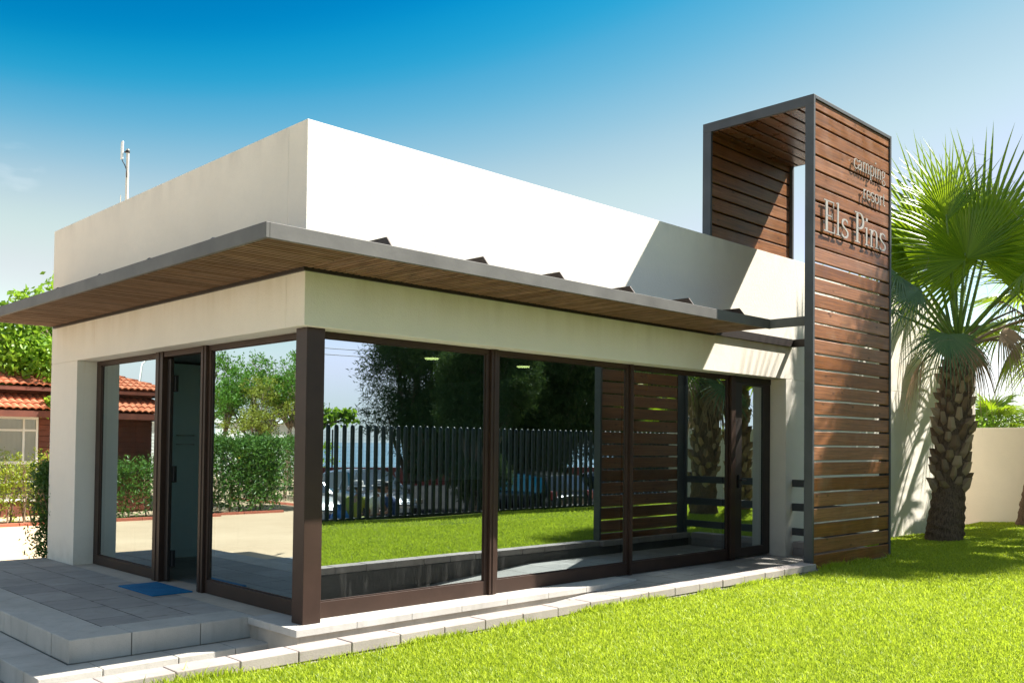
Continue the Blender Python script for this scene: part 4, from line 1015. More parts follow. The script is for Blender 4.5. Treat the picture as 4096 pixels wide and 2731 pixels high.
hedge('shrub_hedge', -6.3, .3, 15.75, 16.75, zg, 1.0, 17000, .11, .018, M['oleander'], 'low green oleander hedge in front of the red roofed house wall', 22)
hedge('tall_hedge', -8.6, -6.55, 16.1, 18.0, zg, 1.55, 15000, .12, .020, M['oleander'], 'tall dense oleander block at the corner of the sandy path', 23)
hedge('tall_hedge', -12.6, -10.4, 15.5, 22.5, zg, 1.60, 26000, .12, .020, M['oleander'], 'long tall oleander hedge beyond the sandy gap, below the garden trees', 24, stems=26)
hedge('climbing_shrub', .04, .32, 6.30, 6.75, zg, 1.12, 6500, .075, .012, M['darkshrub'], 'narrow dark green shrub growing against the end of the white wall', 25, cat='shrub', stems=6)
# kerb and planting bed
mb = MB(); x = -6.6
while x < 3.9: mb.box(x, x+.99, 15.55, 15.64, -.40, -.30); x += 1.0
tag(mb.build('planting_kerb', M['kerb_red'], bevel=.015), 'long red kerb edging the planting bed before the house', 'kerb')
mb = MB(); mb.add([(-6.6, 15.64, -.355), (3.9, 15.64, -.355), (3.9, 16.7, -.355), (-6.6, 16.7, -.355)], [(0, 1, 2, 3)]); tag(mb.build('planting_bed', M['soil']), kind='structure')
mb = MB(); mb.box(-10.3, -10.2, 15.4, 22.0, -.40, -.31); mb.box(-8.6, -6.6, 15.9, 15.99, -.40, -.31); tag(mb.build('hedge_kerb', M['kerb_red'], bevel=.015), 'red kerb along the foot of the tall hedges', 'kerb')

# ================================================================== RED-ROOFED HOUSE
t = NT('terracotta'); gi = t.n('ShaderNodeNewGeometry')
wn = t.n('ShaderNodeTexWhiteNoise', noise_dimensions='3D'); s = t.sep(); cv = t.n('ShaderNodeCombineXYZ')
t.l(t.math('FLOOR', t.math('DIVIDE', s[0], .165)), cv.inputs[0]); t.l(t.math('FLOOR', t.math('DIVIDE', s[1], .28)), cv.inputs[1]); t.l(cv.outputs[0], wn.inputs['Vector'])
c = t.mix(wn.outputs['Value'], (.40, .125, .06), (.56, .21, .115)); c = t.mix(t.ramp(t.noise(3, 6), [(.5, 0.0), (.8, .5)]), c, (.30, .12, .07))
M['tile'] = t.pbr(c, .85, 0, t.bump(t.noise(40, 4), .3, .004), .2)
M['redwood'] = mat_simple('red_brown_cladding', (.13, .035, .018), .7, 0, .3, 3, .1)
M['curtain'] = mat_simple('curtain', (.45, .42, .36), .9, 0, .08, 2)
M['darkin'] = mat_simple('dark_room', (.04, .04, .04), .9)
def tile_roof(mb, P0, U, Vd, wid, length, col=.165, crs=.28, hipL=0, hipR=0):
    """P0 lower left corner; U along the eave, Vd up the slope; round tiles in overlapping courses"""
    P0, U, Vd = Vector(P0), Vector(U).normalized(), Vector(Vd).normalized(); N = U.cross(Vd).normalized()
    nc = int(wid/col)*6; ncr = int(length/crs)
    for j in range(ncr):
        vs = []
        for (t_, lift) in ((0, .035), (1.12, 0)):
            vv = (j+t_)*crs; 
            for i in range(nc+1):
                uu = i*wid/nc; x = min(max(uu, hipL*vv), wid-hipR*vv); ph = (i % 6)/6
                vs.append(tuple(P0+U*x+Vd*vv+N*(lift+.042*abs(math.sin(math.pi*ph+.0))+ .0)))
        fs = [(i, i+1, nc+2+i, nc+1+i) for i in range(nc)]
        # tile noses
        b = len(vs); vs += [tuple(Vector(vs[i])-N*.03) for i in range(nc+1)]; fs += [(b+i, b+i+1, i+1, i) for i in range(nc)]
        mb.add(vs, fs)
hs_ = wthing('red_roof_house', (-1, 20, zg), 'red brown timber house with two tiers of orange clay roof tiles', 'house')
mb = MB(); mb.box(-5.95, 4.1, 18.4, 24, zg, 2.85); mb.build('wall', M['redwood'], hs_)
mb = MB()
z = zg+.05
while z < 2.1: mb.box(-5.955, 1.95, 18.375, 18.3995, z, z+.13); mb.box(3.62, 4.105, 18.375, 18.3995, z, z+.13); mb.box(-5.975, -5.951, 18.4, 24, z, z+.13); z += .14
mb.build('cladding', M['redwood'], hs_, bevel=.006)
mb = MB(); tile_roof(mb, (-6.35, 17.55, 2.26), (1, 0, 0), (0, 1, .48), 10.8, 1.05); tile_roof(mb, (-6.5, 24, 2.26), (0, -1, 0), (1, 0, .48), 6.4, .6); mb.build('lower_roof', M['tile'], hs_)
mb = MB(); tile_roof(mb, (-6.45, 17.9, 2.86), (1, 0, 0), (0, 1, .33), 11, 3.2, hipL=.9, hipR=.9)
tile_roof(mb, (-6.45, 24.0, 2.86), (0, -1, 0), (1, 0, .33), 6.1, 3.0, hipR=.9)
mb.build('upper_roof', M['tile'], hs_)
mb = MB(); mb.box(-6.35, 4.5, 17.56, 17.60, 2.08, 2.24); mb.box(-6.35, -6.31, 17.601, 24, 2.08, 2.24); mb.box(-6.42, 4.55, 17.92, 17.96, 2.74, 2.84); mb.box(-6.42, -6.38, 17.961, 24, 2.74, 2.84)
mb.box(-6.3, 4.4, 17.61, 18.39, 2.20, 2.225); mb.box(-6.38, 4.5, 17.97, 18.5, 2.80, 2.83); mb.build('eaves_board', M['redwood'], hs_)
for x0 in (-.35, 1.98):
    W_ = 1.62
    mb = MB(); f = .055
    ys = (18.35, 18.41)
    mb.box(x0, x0+W_, ys[0], ys[1], .0, .06); mb.box(x0, x0+W_, ys[0], ys[1], 2.04, 2.10); mb.box(x0, x0+f, ys[0], ys[1], .0605, 2.0395); mb.box(x0+W_-f, x0+W_, ys[0], ys[1], .0605, 2.0395)
    mb.box(x0+f+.0005, x0+W_-f-.0005, ys[0], ys[1], 1.74, 1.79); mb.box(x0+f+.0005, x0+W_-f-.0005, ys[0], ys[1], .92, 1.0); mb.box(x0+f+.0005, x0+W_-f-.0005, ys[0], ys[1], .46, .51)
    mb.box(x0+.22, x0+.27, ys[0]-.002, ys[1]-.002, .061, 2.039); mb.box(x0+W_-.36, x0+W_-.31, ys[0]-.002, ys[1]-.002, 1.0005, 2.039)
    wf = mb.build('window', M['white_pvc'], hs_, bevel=.004)
    mb = MB(); mb.add([(x0+f, 18.385, .06), (x0+W_-f, 18.385, .06), (x0+W_-f, 18.385, 2.04), (x0+f, 18.385, 2.04)], [(0, 1, 2, 3)]); mb.build('pane', M['glass_house'], wf)
    mb = MB(); vs = []
    for k in range(60):
        x = x0+.06+k*(W_-.12)/59; y = 18.394+.0; vs += [(x, y+.003*math.sin(k*1.4), .95), (x, y+.003*math.sin(k*1.4+.4), 2.03)]
    mb.add(vs, [(2*k, 2*k+2, 2*k+3, 2*k+1) for k in range(59)]); mb.build('curtain', M['curtain'], wf)
# mobile homes seen over the hedge
M['siding'] = mat_simple('white_siding', (.66, .66, .63), .6, 0, .03, 1)
for k, (x0, y0, L_, lab) in enumerate(((-27, 36.0, 9.0, 'white mobile home with horizontal siding beyond the reflected garden trees'), (-16.0, 39.5, 8.0, 'white mobile home standing behind the red roofed house'))):
    mh = wthing('mobile_home', (x0+L_/2, y0+1.5, zg), lab, 'mobile home', 'mobile homes behind the hedge')
    mb = MB(); z = .1+zg
    while z < 2.4: mb.add([(x0, y0-.02, z), (x0+L_, y0-.02, z), (x0+L_, y0, z+.17), (x0, y0, z+.17), (x0, y0+.001, z), (x0+L_, y0+.001, z)], [(0, 1, 2, 3), (4, 5, 1, 0)]); z += .17
    mb.box(x0, x0+L_, y0+.0, y0+3, zg+.1, 2.5); mb.build('wall', M['siding'], mh)
    mb = MB(); mb.add([(x0-.2, y0-.25, 2.48), (x0+L_+.2, y0-.25, 2.48), (x0+L_+.2, y0+1.5, 2.95), (x0-.2, y0+1.5, 2.95), (x0-.2, y0+3.25, 2.48), (x0+L_+.2, y0+3.25, 2.48)], [(0, 1, 2, 3), (3, 2, 5, 4), (0, 3, 4), (1, 5, 2)]); mb.build('roof', M['siding'], mh)
    for xx in (x0+1.2, x0+4.6):
        mb = MB(); mb.box(xx, xx+1.1, y0-.045, y0-.022, 1.0, 2.0); mb.build('window', M['glass_house'], mh)
# street lamps
def lamp(p, h, arm, label):
    o = wthing('street_lamp', p, label, 'street lamp', 'street lamps')
    mb = MB(); a = Vector(p); mb.tube([a, a+Vector((0, 0, h*.8)), a+Vector((arm*.1, 0, h*.93)), a+Vector((arm*.45, 0, h*.995)), a+Vector((arm, 0, h))], [.06, .045, .035, .03, .03], 8); mb.build('pole', M['white_pvc'], o, smooth=True)
    mb = MB(); e = a+Vector((arm, 0, h)); mb.box(e.x-.25, e.x+.25, e.y-.09, e.y+.09, e.z-.07, e.z+.03); mb.build('lamp_head', M['grey_coat'], o, bevel=.02)
lamp((-10.3, 29.9, zg), 5.3, -.9, 'curved white street lamp rising behind the red roof in the side glass')
lamp((21.9, 2.4, -.5), 4.4, .6, 'slim white street lamp just beyond the boundary wall')
# boundary wall and low greenery beyond
bw = wthing('boundary_wall', (15.6, -3, -.1), 'plain cream rendered boundary wall behind the palms', 'wall')
mb = MB(); mb.box(15.5, 15.7, -7.25, 3.2, -.6, 1.985); mb.build('masonry', M['stucco_plain'], bw, bevel=.006)
hedge('bush_row', 24, 30, 3.5, 8.5, -.4, 2.55, 5000, .16, .04, M['mulberry'], 'green bushes showing just above the boundary wall', 33, cat='bushes', stems=5)

# ================================================================== SEEN IN THE FRONT GLASS: fence, road, cars, people, trees, sea wall
fn = wthing('picket_fence', (4, -7.15, .05), 'dark green steel fence of round topped uprights along the lawn', 'fence')
M['green_steel'] = mat_simple('dark_green_steel', (.007, .017, .017), .42, 0, .15, 4)
mb = MB(); x = -14.0
while x < 15.45:
    mb.lathe((x, -7.15, .13), [(.041, 0), (.041, 1.69), (.037, 1.72), (.024, 1.745), (.008, 1.755)], 10); x += .176
mb.build('uprights', M['green_steel'], fn, smooth=True, auto=50)
mb = MB(); mb.box(-14.1, 15.45, -7.18, -7.12, .105, .155); mb.build('bottom_rail', M['green_steel'], fn, bevel=.004)
mb = MB(); mb.box(-14.1, 15.45, -7.165, -7.135, 1.42, 1.46) if False else mb.box(-14.1, 15.45, -7.26, -7.10, -.75, .075)
mb.build('base_kerb', M['brick_dark'], fn, bevel=.006)

def car(name, loc, rz, paint, label, L=3.9, W=1.66, Hh=1.45, kind='hatch', plate='', tail=False):
    """body lofted from side profile with tumblehome; x forward, wheels, glass, lamps, plate"""
    root = thing(name, loc, label, 'car', 'cars parked beyond the fence', rz)
    hl = L/2
    # stations: x, half width, z bottom, z belt(shoulder), z hood/roof top
    def section_mesh(stations):
        mb = MB(); vs = []; nn = len(stations[0])
        for st_ in stations: vs += st_
        fs = []
        for i in range(len(stations)-1):
            for k in range(nn-1): fs.append((i*nn+k, i*nn+k+1, (i+1)*nn+k+1, (i+1)*nn+k))
        fs += [tuple(range(nn)), tuple(reversed(range((len(stations)-1)*nn, len(stations)*nn)))]
        mb.add(vs, fs); return mb
    prof = [(-hl, .62, .45, .80), (-hl+.12, .74, .24, .98), (-hl+.5, .81, .2, .99), (-.5, .83, .2, .96), (.6, .83, .2, .93), (hl-1.05, .82, .2, .90), (hl-.45, .78, .2, .80), (hl-.12, .70, .26, .66), (hl, .55, .38, .55)]
    sts = []
    for x, hw_, zb, zt in prof:
        q_ = W/1.66; h_ = hw_*q_
        sts.append([(x, -h_*.9, zb), (x, -h_, zb+.12), (x, -h_*1.0, zt-.14), (x, -h_*.93, zt-.03), (x, -h_*.6, zt+.01), (x, 0, zt+.025), (x, h_*.6, zt+.01), (x, h_*.93, zt-.03), (x, h_*1.0, zt-.14), (x, h_, zb+.12), (x, h_*.9, zb)])
    body = section_mesh(sts); o = body.build('body', paint, root, smooth=True); o.modifiers.new('sub', 'SUBSURF').levels = 2; o.modifiers['sub'].render_levels = 2
    # greenhouse
    if kind == 'hatch': gp = [(-hl+.10, .60, .90, .95), (-hl+.42, .62, .90, 1.36), (-.75, .60, .90, Hh-.01), (.05, .60, .90, Hh), (.45, .59, .90, 1.36), (1.05, .66, .86, .92)]
    else: gp = [(-hl+.55, .62, .9, .94), (-hl+1.05, .60, .90, 1.32), (-.5, .60, .90, Hh-.02), (.15, .60, .90, Hh), (.5, .59, .90, 1.36), (1.15, .66, .86, .90)]
    sts = []
    for x, hw_, zb, zt in gp:
        q_ = W/1.66; wb = .76*q_; wt = hw_*q_ if zt > 1.1 else .72*q_
        f = (zt-zb)
        sts.append([(x, -wb, zb), (x, -wb+(wb-wt)*.9, zt-.06*min(1, f*3)), (x, -wt*.86, zt), (x, 0, zt+.02), (x, wt*.86, zt), (x, wb-(wb-wt)*.9, zt-.06*min(1, f*3)), (x, wb, zb)])
    gh = section_mesh(sts); gh.m = []
    nn = 7; mi = []
    for i in range(len(sts)-1):
        for k in range(nn-1):
            mid = k in (2, 3); front = i == len(sts)-2; back = i == 0
            slope_front = i == len(sts)-2; 
            glass = (k in (0, 5) and 1 <= i <= len(sts)-2) or (k in (2, 3) and (i == 0 or i == len(sts)-2))
            mi.append(1 if glass else 0)
    mi += [0, 0]; gh.m = mi
    gh.build('cabin', [paint, M['glass_car']], root, smooth=False, bevel=.01)
    mb = MB()
    for x in (-.12, .62):      # door pillars
        for s_ in (-1, 1): mb.beam((x-.03, s_*.765*W/1.66, .9), (x-.05, s_*.60*W/1.66, Hh-.06), .05, .03)
    mb.build('pillars', paint, root)
    for x in (-hl+.68, hl-.72):
        for s_ in (-1, 1):
            y = s_*(W/2-.10); c = Vector((x, y, .30))
            mb = MB(); ring = [(.30, -.10), (.30, .10), (.29, .11), (.19, .115), (.19, -.115), (.29, -.11)]
            vs = []; fs = []; n = 24
            for r_, yy in ring:
                for k in range(n): a = 2*math.pi*k/n; vs.append((c.x+r_*math.cos(a), c.y+yy, c.z+r_*math.sin(a)))
            for i in range(6):
                for k in range(n): fs.append((i*n+k, i*n+(k+1) % n, ((i+1) % 6)*n+(k+1) % n, ((i+1) % 6)*n+k))
            mb.add(vs, fs); wh = mb.build('wheel', M['rubber'], root, smooth=True, auto=40)
            mb = MB()
            for k in range(5):
                a = 2*math.pi*k/5; mb.beam((c.x, c.y+s_*.10, c.z), (c.x+.18*math.cos(a), c.y+s_*.105, c.z+.18*math.sin(a)), .05, .02, up=(0, 1, 0))
            ringp = [(c.x+.185*math.cos(a), c.y+s_*.10, c.z+.185*math.sin(a)) for a in np.linspace(0, 2*math.pi, 21)]; mb.tube(ringp, .014, 6, cap=False)
            mb.tube([(c.x, c.y+s_*.08, c.z), (c.x, c.y+s_*.112, c.z)], .04, 10)
            mb.build('rim', M['chrome'], wh)
    for s_ in (-1, 1):
        mb = MB(); mb.box(hl-.22, hl-.06, s_*.62-.13, s_*.62+.13, .58, .70); mb.build('headlight', M['chrome'], root, bevel=.03)
        mb = MB(); mb.box(-hl+.02, -hl+.16, s_*.66-.10, s_*.66+.10, .72, .96); mb.build('tail_light', M['tail'], root, bevel=.03)
        mb = MB(); mb.box(.72, .86, s_*.90-.07, s_*.90+.05, .92, 1.04); mb.build('mirror', paint, root, bevel=.03)
    mb = MB(); mb.box(hl-.04, hl+.012, -.55, .55, .36, .48); mb.build('grille', M['rubber'], root, bevel=.02)
    xr = (-hl-.012 if tail else hl+.022); zp = .55 if tail else .42
    mb = MB(); mb.box(min(xr, xr+(.0)), max(xr, xr+.012), -.26, .26, zp-.055, zp+.055); pl = mb.build('number_plate', M['white_pvc'], root)
    if plate:
        fc = bpy.data.curves.new('plate_text', 'FONT'); fc.body = plate; fc.size = .105; fc.extrude = .002; fc.align_x = 'CENTER'; fc.align_y = 'CENTER'
        tmp = bpy.data.objects.new('plate_text', fc); COL.objects.link(tmp)
        me_ = bpy.data.meshes.new_from_object(tmp.evaluated_get(bpy.context.evaluated_depsgraph_get())); bpy.data.objects.remove(tmp)
        me_.materials.clear(); me_.materials.append(M['ink'])
        fo = bpy.data.objects.new('plate_text', me_); COL.objects.link(fo); fo.parent = pl
        sgn = -1 if tail else 1
        fo.rotation_euler = (R(90), 0, R(90*sgn)); fo.location = (xr+(.015 if sgn > 0 else -.004), 0, zp)
        mb = MB(); mb.box(xr-.0015, xr+.0135, .26 if sgn < 0 else -.26, .215 if sgn < 0 else -.215, zp-.054, zp+.054) if False else mb.box(xr-.0015, xr+.0135, (.215 if tail else -.26), (.26 if tail else -.215), zp-.054, zp+.054)
        mb.build('plate_strip', M['blue_strip'], pl)
    return root
def paint(name, col): return mat_simple(name, col, .22, .25, .03, 1, 0, .6, .6)
M['tail'] = mat_simple('red_lens', (.35, .008, .01), .2, 0, .1, 3, 0, .6, .5); M['blue_strip'] = mat_simple('blue_strip', (.01, .04, .35), .4)
zr = -.662
car('parked_car', (11.2, -14.5, zr), R(98), paint('paint_white', (.62, .63, .66)), 'white hatchback parked facing the fence by the seated people', plate='')
car('parked_car', (8.5, -14.0, zr), R(100), paint('paint_silver', (.55, .56, .56)), 'silver car with its bonnet beside the metal bench, left of the white hatchback', plate='ER')
car('parked_car', (14.9, -11.8, zr), R(-84), paint('paint_black', (.012, .016, .022)), 'black hatchback showing its red tail lights beyond the fence', plate='2968', tail=True, L=4.1, W=1.74)
car('parked_car', (18.0, -10.9, zr), R(42), paint('paint_blue', (.10, .14, .20)), 'blue grey saloon parked ahead of the black hatchback', kind='saloon', L=4.3, W=1.72)

# red sea wall with wire mesh fence on top; line s = const
def wl(x, s=39.6): return -(s-.34*(x-5))
M['redwall'] = mat_simple('red_painted_wall', (.20, .035, .028), .85, 0, .2, 1, .2)
sw = wthing('sea_wall', (20, wl(20), -.7), 'long dark red painted low wall between the road and the beach', 'wall')
mb = MB(); mb.beam((-30, wl(-30), -.22), (75, wl(75), -.22), .25, .96); mb.build('masonry', M['redwall'], sw)
mf = wthing('mesh_fence', (20, wl(20), .26), 'green wire mesh fence standing on the red sea wall', 'fence')
mb = MB(); x = -10
while x < 60: mb.beam((x, wl(x), .26), (x, wl(x), 2.2), .06, .06, up=(1, 0, 0)); x += 2.5
mb.build('posts', M['green_steel'], mf)
mb = MB(); x = -10
while x < 60: mb.beam((x, wl(x), .28), (x, wl(x), 2.1), .006, .006, up=(1, 0, 0)); x += .13
for z in np.arange(.3, 2.15, .2): mb.beam((-10, wl(-10), z), (60, wl(60), z), .008, .008)
mb.build('mesh', M['green_steel'], mf)
hedge('beach_bush', 20.5, 23.5, -36.8, -34.6, -.15, 1.35, 2500, .2, .06, M['mulberry'], 'green bush on the beach side of the mesh fence', 41, cat='bush', stems=6)
# tamarisks
g5 = 'tamarisk trees by the road'
def tam(base, c, r, n, seed, nl, label):
    tree('tamarisk_tree', base, 1.0, blob(c, r, n, 1.05, seed, .95)+blob((c[0], c[1], 1.3), r*.8, 8, .8, seed+9, .5), nl, .20, .016, M['tamarisk'], label, group=g5, tr=.17, seed=seed, droop=.1)
tree('tamarisk_tree', (12.5, -11.3, zr), .9, blob((12.7, -11.2, 3.2), 1.25, 20, .62, 57, 1.35)+blob((12.6, -11.2, .6), .6, 8, .42, 58, .9), 70000, .14, .012, M['tamarisk'], 'nearest tamarisk hanging low beside the parked black hatchback', group=g5, tr=.15, seed=57, droop=.1)
tam((15.0, -17.4, zr), (15.9, -16.4, 3.7), 2.7, 34, 51, 110000, 'large dark feathery tamarisk with a leaning trunk behind the parked cars')
tam((18.4, -14.9, zr), (18.2, -15.2, 3.5), 2.7, 30, 52, 90000, 'second dark tamarisk just right of the large one')
tam((22.5, -12.6, zr), (21.6, -13.0, 3.3), 2.8, 26, 53, 70000, 'third tamarisk reaching the boundary wall corner')
tree('plane_tree', (8.6, -17.2, zr), 2.0, blob((9.1, -16.5, 2.8), .95, 9, .45, 61)+[((10.25, -15.1, 2.35), .42), ((10.7, -14.6, 2.25), .28), ((9.8, -15.6, 2.6), .45)], 4200, .15, .06, M['mulberry'], 'leafy plane tree with one branch reaching over the fence top', seed=61, tr=.10)
# overhead wires
wr = wthing('overhead_wires', (8, -19, zr), 'pair of overhead wires crossing the sky above the road', 'wires')
for k, z in enumerate((4.35, 4.55)):
    mb = MB(); mb.tube([(-20+5*i, -24+.9*i, z+.02*(i-6)**2*.12) for i in range(14)], .012, 4); mb.build('wire', M['cable'], wr)
mb = MB(); mb.tube([(45, -12.3, zr), (45, -12.3, 5.4)], .12, 8); mb.tube([(-20, -24, zr), (-20, -24, 5.4)], .12, 8); mb.build('post', M['bark'], wr)

# ------------------------------------------------------------ people
M['skin'] = mat_simple('skin', (.42, .23, .15), .55, 0, .08, 6); M['hair'] = mat_simple('dark_hair', (.02, .015, .012), .6)
M['lime'] = mat_simple('lime_cloth', (.30, .34, .04), .85, 0, .1, 6); M['whitecloth'] = mat_simple('white_cloth', (.68, .68, .70), .85, 0, .06, 6)
M['navy'] = mat_simple('blue_cloth', (.02, .06, .16), .85, 0, .15, 6); M['denim'] = mat_simple('grey_trousers', (.10, .10, .12), .85, 0, .15, 6)
M['straw'] = mat_simple('white_hat_straw', (.68, .66, .62), .8, 0, .06, 20, .3); M['yellowcloth'] = mat_simple('yellow_hi_vis', (.65, .60, .03), .8)
def skin_obj(name, verts, edges, radii, mt, parent, levels=1, root=0):
    me = bpy.data.meshes.new(name); me.from_pydata([tuple(v) for v in verts], edges, []); me.materials.append(mt)
    o = bpy.data.objects.new(name, me); COL.objects.link(o); o.parent = parent
    sk = o.modifiers.new('skin', 'SKIN'); sk.use_smooth_shade = True
    for i, r_ in enumerate(radii): me.skin_vertices[0].data[i].radius = (r_, r_) if not hasattr(r_, '__len__') else r_
    me.skin_vertices[0].data[root].use_root = True
    sb = o.modifiers.new('sub', 'SUBSURF'); sb.levels = levels; sb.render_levels = levels
    return o
def person(loc, rz, label, top, bottom, hat=None, hair=True, seat=.45, lean=.12, arms='lap', stand=False):
    """front is +x; seated on something at seat height unless stand"""
    root = thing('person', loc, label, 'person', None, rz); V = []; E = []; Rd = []
    def v(p, r_): V.append(Vector(p)); Rd.append(r_); return len(V)-1
    def e(*ii): 
        for a, b in zip(ii[:-1], ii[1:]): E.append((a, b))
    z0 = seat+.08 if not stand else .92
    pel = v((0, 0, z0), (.15, .125)); wa = v((lean*.3, 0, z0+.18), (.13, .105)); ch = v((lean*.7, 0, z0+.38), (.155, .115)); nb = v((lean, 0, z0+.52), (.06, .06)); nk = v((lean*1.15+.01, 0, z0+.58), .052)
    e(pel, wa, ch, nb, nk)
    feet = []
    for s_ in (-1, 1):
        sh = v((lean*.9, s_*.18, z0+.47), .058); 
        if arms == 'lap': el = v((lean+.06, s_*.26, z0+.20), .042); wr_ = v((lean+.30, s_*.12, z0+.14), .028); fd = Vector((1, -s_*.25, -.1))
        elif arms == 'phone': el = v((lean+.12, s_*.25, z0+.22), .042); wr_ = v((lean+.32, s_*.08, z0+.34), .028); fd = Vector((.6, -s_*.3, .6))
        else: el = v((lean+.02, s_*.25, z0+.20), .042); wr_ = v((lean+.10, s_*.24, z0-.05), .028); fd = Vector((.2, 0, -1))
        e(ch, sh, el, wr_); fd.normalize(); up = Vector((0, 0, 1)) if abs(fd.z) < .8 else Vector((1, 0, 0)); sd = fd.cross(up).normalized()
        pm = v(V[wr_]+fd*.07, (.036, .020)); e(wr_, pm)
        for k in range(4):
            l_ = (.062, .075, .070, .055)[k]; b = V[pm]+sd*(k-1.5)*.019+fd*.015
            a1 = v(b, .010); a2 = v(b+fd*l_*.6-up*.01, .009); a3 = v(b+fd*l_-up*.028, .007); e(pm, a1, a2, a3)
        tb = V[wr_]+fd*.035+sd*.03*s_; a1 = v(tb, .011); a2 = v(tb+fd*.03+sd*.018*s_, .009); e(wr_, a1, a2)
        hp = v((.03, s_*.10, z0-.02), .085)
        if stand: kn = v((.04, s_*.11, .48), .055); an_ = v((.0, s_*.11, .09), .038); ft = v((.13, s_*.12, .035), .033)
        else: kn = v((.46, s_*.13, z0+.02), .062); an_ = v((.44, s_*.14, .09), .040); ft = v((.58, s_*.15, .035), .035)
        e(pel, hp, kn, an_, ft)
    skin_obj('body', V, E, Rd, M['skin'], root, 1)
    # head with nose, ears, eyes, mouth
    hc = Vector((lean*1.2+.035, 0, z0+.71)); mb = MB(); n, mrows = 18, 14; vs = []
    for j in range(mrows+1):
        th = math.pi*j/mrows
        for k in range(n):
            a = 2*math.pi*k/n; x = math.sin(th)*math.cos(a); y = math.sin(th)*math.sin(a); z = math.cos(th)
            jaw = 1-.22*max(0, -z)**1.2*(1 if True else 0); fx = .098*x*jaw+.012*max(0, -z)*(x > 0)
            if x > .88 and abs(y) < .28 and -.30 < z < .12: fx += .020*(1-abs(y)/.28)*(1-abs(z+.12)/.3)
            if x > .80 and .03 < z < .22 and .2 < abs(y) < .55: fx -= .006
            vs.append((hc.x+fx, hc.y+.077*y*jaw, hc.z+.118*z))
    fs = [(j*n+k, (j+1)*n+k, (j+1)*n+(k+1) % n, j*n+(k+1) % n) for j in range(mrows) for k in range(n)]
    mb.add(vs, fs)
    for s_ in (-1, 1): mb.add([(hc.x-.01, s_*.074, hc.z-.03), (hc.x+.02, s_*.076, hc.z-.02), (hc.x+.015, s_*.088, hc.z+.03), (hc.x-.02, s_*.09, hc.z+.025)], [(0, 1, 2, 3)])
    hd = mb.build('head', M['skin'], root, smooth=True)
    mb = MB()
    for s_ in (-1, 1): mb.box(hc.x+.083, hc.x+.092, s_*.032-.012, s_*.032+.012, hc.z+.008, hc.z+.020)
    mb.build('eyes', M['hair'], hd, bevel=.003)
    mb = MB(); mb.box(hc.x+.082, hc.x+.0935, -.022, .022, hc.z-.060, hc.z-.052); mb.build('mouth', M['tail'], hd, bevel=.002)
    if hair:
        mb = MB(); vs = []; n = 16
        for j in range(9):
            th = math.pi*(.02+.60*j/8)
            for k in range(n):
                a = 2*math.pi*k/n; cut = 1.0 if math.cos(a) < .35 else min(1, .52/(.02+.60*j/8)*.7); tt = th*cut
                vs.append((hc.x-.006+.108*math.sin(tt)*math.cos(a), .087*math.sin(tt)*math.sin(a), hc.z+.008+.122*math.cos(tt)))
        mb.add(vs, [(j*n+k, (j+1)*n+k, (j+1)*n+(k+1) % n, j*n+(k+1) % n) for j in range(8) for k in range(n)]); mb.build('hair', M['hair'], root, smooth=True)
    # clothes as slightly larger shells
    V2 = [V[pel], V[wa], V[ch], Vector((lean*.95, 0, z0+.49)), Vector((lean*.9, -.19, z0+.46)), Vector((lean*.9, .19, z0+.46))]; E2 = [(0, 1), (1, 2), (2, 3), (2, 4), (2, 5)]; R2_ = [(.185, .152), (.165, .138), (.19, .148), (.10, .095), .085, .085]
    V2 += [V[ch].lerp(Vector((lean+.05, -.24, z0+.25)), .93), V[ch].lerp(Vector((lean+.05, .24, z0+.25)), .93)]; E2 += [(4, 6), (5, 7)]; R2_ += [.072, .072]
    skin_obj('shirt', V2, E2, R2_, top, root, 1)
    V3 = [Vector((0, 0, z0-.01))]; E3 = []; R3 = [(.175, .148)]
    for s_ in (-1, 1):
        b = len(V3); kn = Vector((.47, s_*.13, z0+.02)) if not stand else Vector((.04, s_*.11, .48)); ak = Vector((.44, s_*.14, .22)) if not stand else Vector((0, s_*.11, .16))
        V3 += [Vector((.05, s_*.10, z0-.02)), kn, ak]; E3 += [(0, b), (b, b+1), (b+1, b+2)]; R3 += [.115, .088, .068]
    skin_obj('trousers', V3, E3, R3, bottom, root, 1)
    if hat == 'brim':
        mb = MB(); c = hc+Vector((-.005, 0, .055)); mb.lathe(c, [(.19, -.035), (.17, -.012), (.112, .0), (.108, .06), (.098, .095), (.06, .105), (.01, .10)], 24); mb.build('sun_hat', M['straw'], root, smooth=True)
        mb = MB(); mb.lathe(c, [(.113, .004), (.112, .02)], 24); mb.build('hat_band', M['denim'], root)
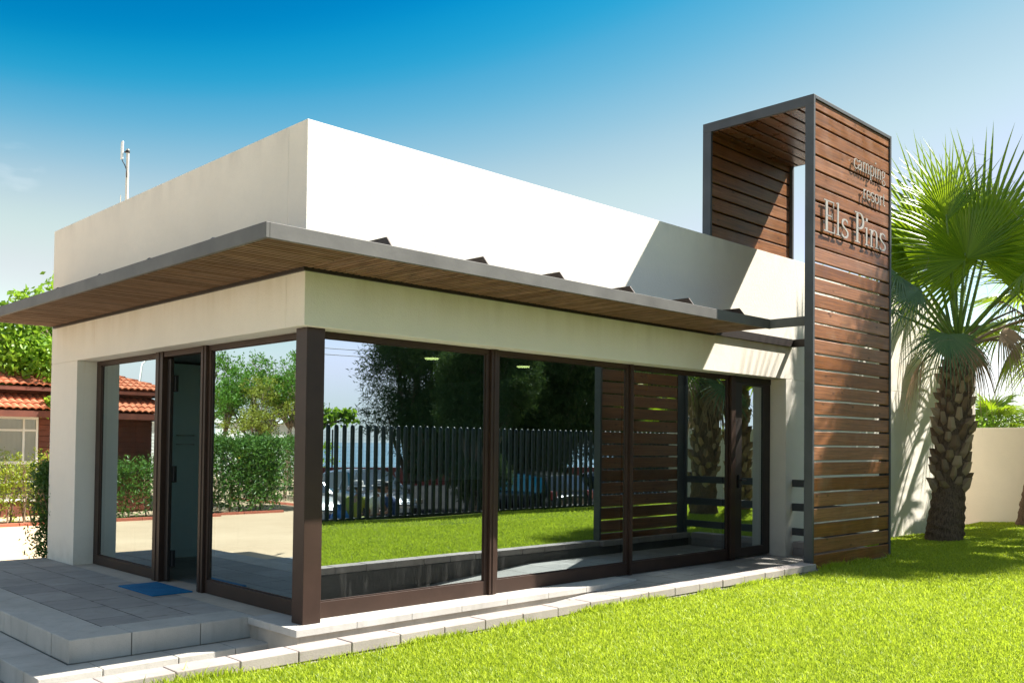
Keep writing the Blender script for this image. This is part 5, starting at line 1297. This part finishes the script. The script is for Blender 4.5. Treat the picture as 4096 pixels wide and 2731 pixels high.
    if hat == 'cap':
        mb = MB(); c = hc+Vector((0, 0, .03)); mb.lathe(c, [(.102, .0), (.104, .03), (.09, .075), (.055, .10), (.01, .108)], 20)
        mb.add([(c.x+.07, -.07, c.z+.015), (c.x+.19, -.05, c.z+.0), (c.x+.20, .05, c.z+.0), (c.x+.07, .07, c.z+.015), (c.x+.07, -.07, c.z+.005), (c.x+.19, -.05, c.z-.008), (c.x+.20, .05, c.z-.008), (c.x+.07, .07, c.z+.005)], [(0, 1, 2, 3), (7, 6, 5, 4), (0, 4, 5, 1), (1, 5, 6, 2), (2, 6, 7, 3)]); mb.build('cap', M['hair'], root, smooth=True)
    return root
person((8.15, -9.1, zr), R(205), 'seated man in blue shirt and black cap nearest the white car', M['navy'], M['denim'], hat='cap', arms='lap')
person((7.80, -9.45, zr), R(15), 'woman with white hat over long dark hair, sitting between the others', M['whitecloth'], M['denim'], hat='brim', arms='phone')
person((7.25, -9.35, zr), R(330), 'person in white sun hat and lime green top beside the blue bag', M['lime'], M['lime'], hat='brim', arms='lap', lean=.18)
bn = wthing('bench', (7.6, -9.4, zr), 'long plain metal bench the three people sit on outside the fence', 'bench')
mb = MB(); mb.box(6.6, 8.6, -9.6, -9.15, zr+.38, zr+.43); mb.build('seat', M['chrome'], bn, bevel=.01)
for x in (6.75, 8.45):
    mb = MB(); mb.tube([(x, -9.55, zr), (x, -9.55, zr+.38)], .03, 8); mb.tube([(x, -9.2, zr), (x, -9.2, zr+.38)], .03, 8); mb.build('leg', M['chrome'], bn)
# tied plastic bag
mb = MB(); rb = random.Random(4); prof = [(.05, .0), (.17, .02), (.215, .12), (.20, .24), (.13, .33), (.05, .37), (.06, .43), (.09, .47)]
vs = []; n = 20
for r_, z in prof:
    for k in range(n): a = 2*math.pi*k/n; q_ = r_*(1+rb.uniform(-.10, .10)); vs.append((6.95+q_*math.cos(a), -9.38+q_*.8*math.sin(a), zr+.432+z+rb.uniform(-.008, .008)))
mb.add(vs, [(i*n+k, i*n+(k+1) % n, (i+1)*n+(k+1) % n, (i+1)*n+k) for i in range(len(prof)-1) for k in range(n)]+[tuple(reversed(range(n)))])
M['bluebag'] = mat_simple('blue_plastic', (.02, .16, .42), .3, 0, .1, 8, .2)
tag(mb.build('plastic_bag', M['bluebag'], smooth=True), 'blue tied plastic bag at the left end of the bench', 'bag')
person((-13.05, 26.55, zg), R(-60), 'person in yellow top passing behind the tall hedge', M['yellowcloth'], M['denim'], stand=True, arms='side')
person((-13.9, 26.4, zg), R(120), 'second person in yellow top walking right of the first behind the hedge', M['yellowcloth'], M['denim'], stand=True, arms='side')
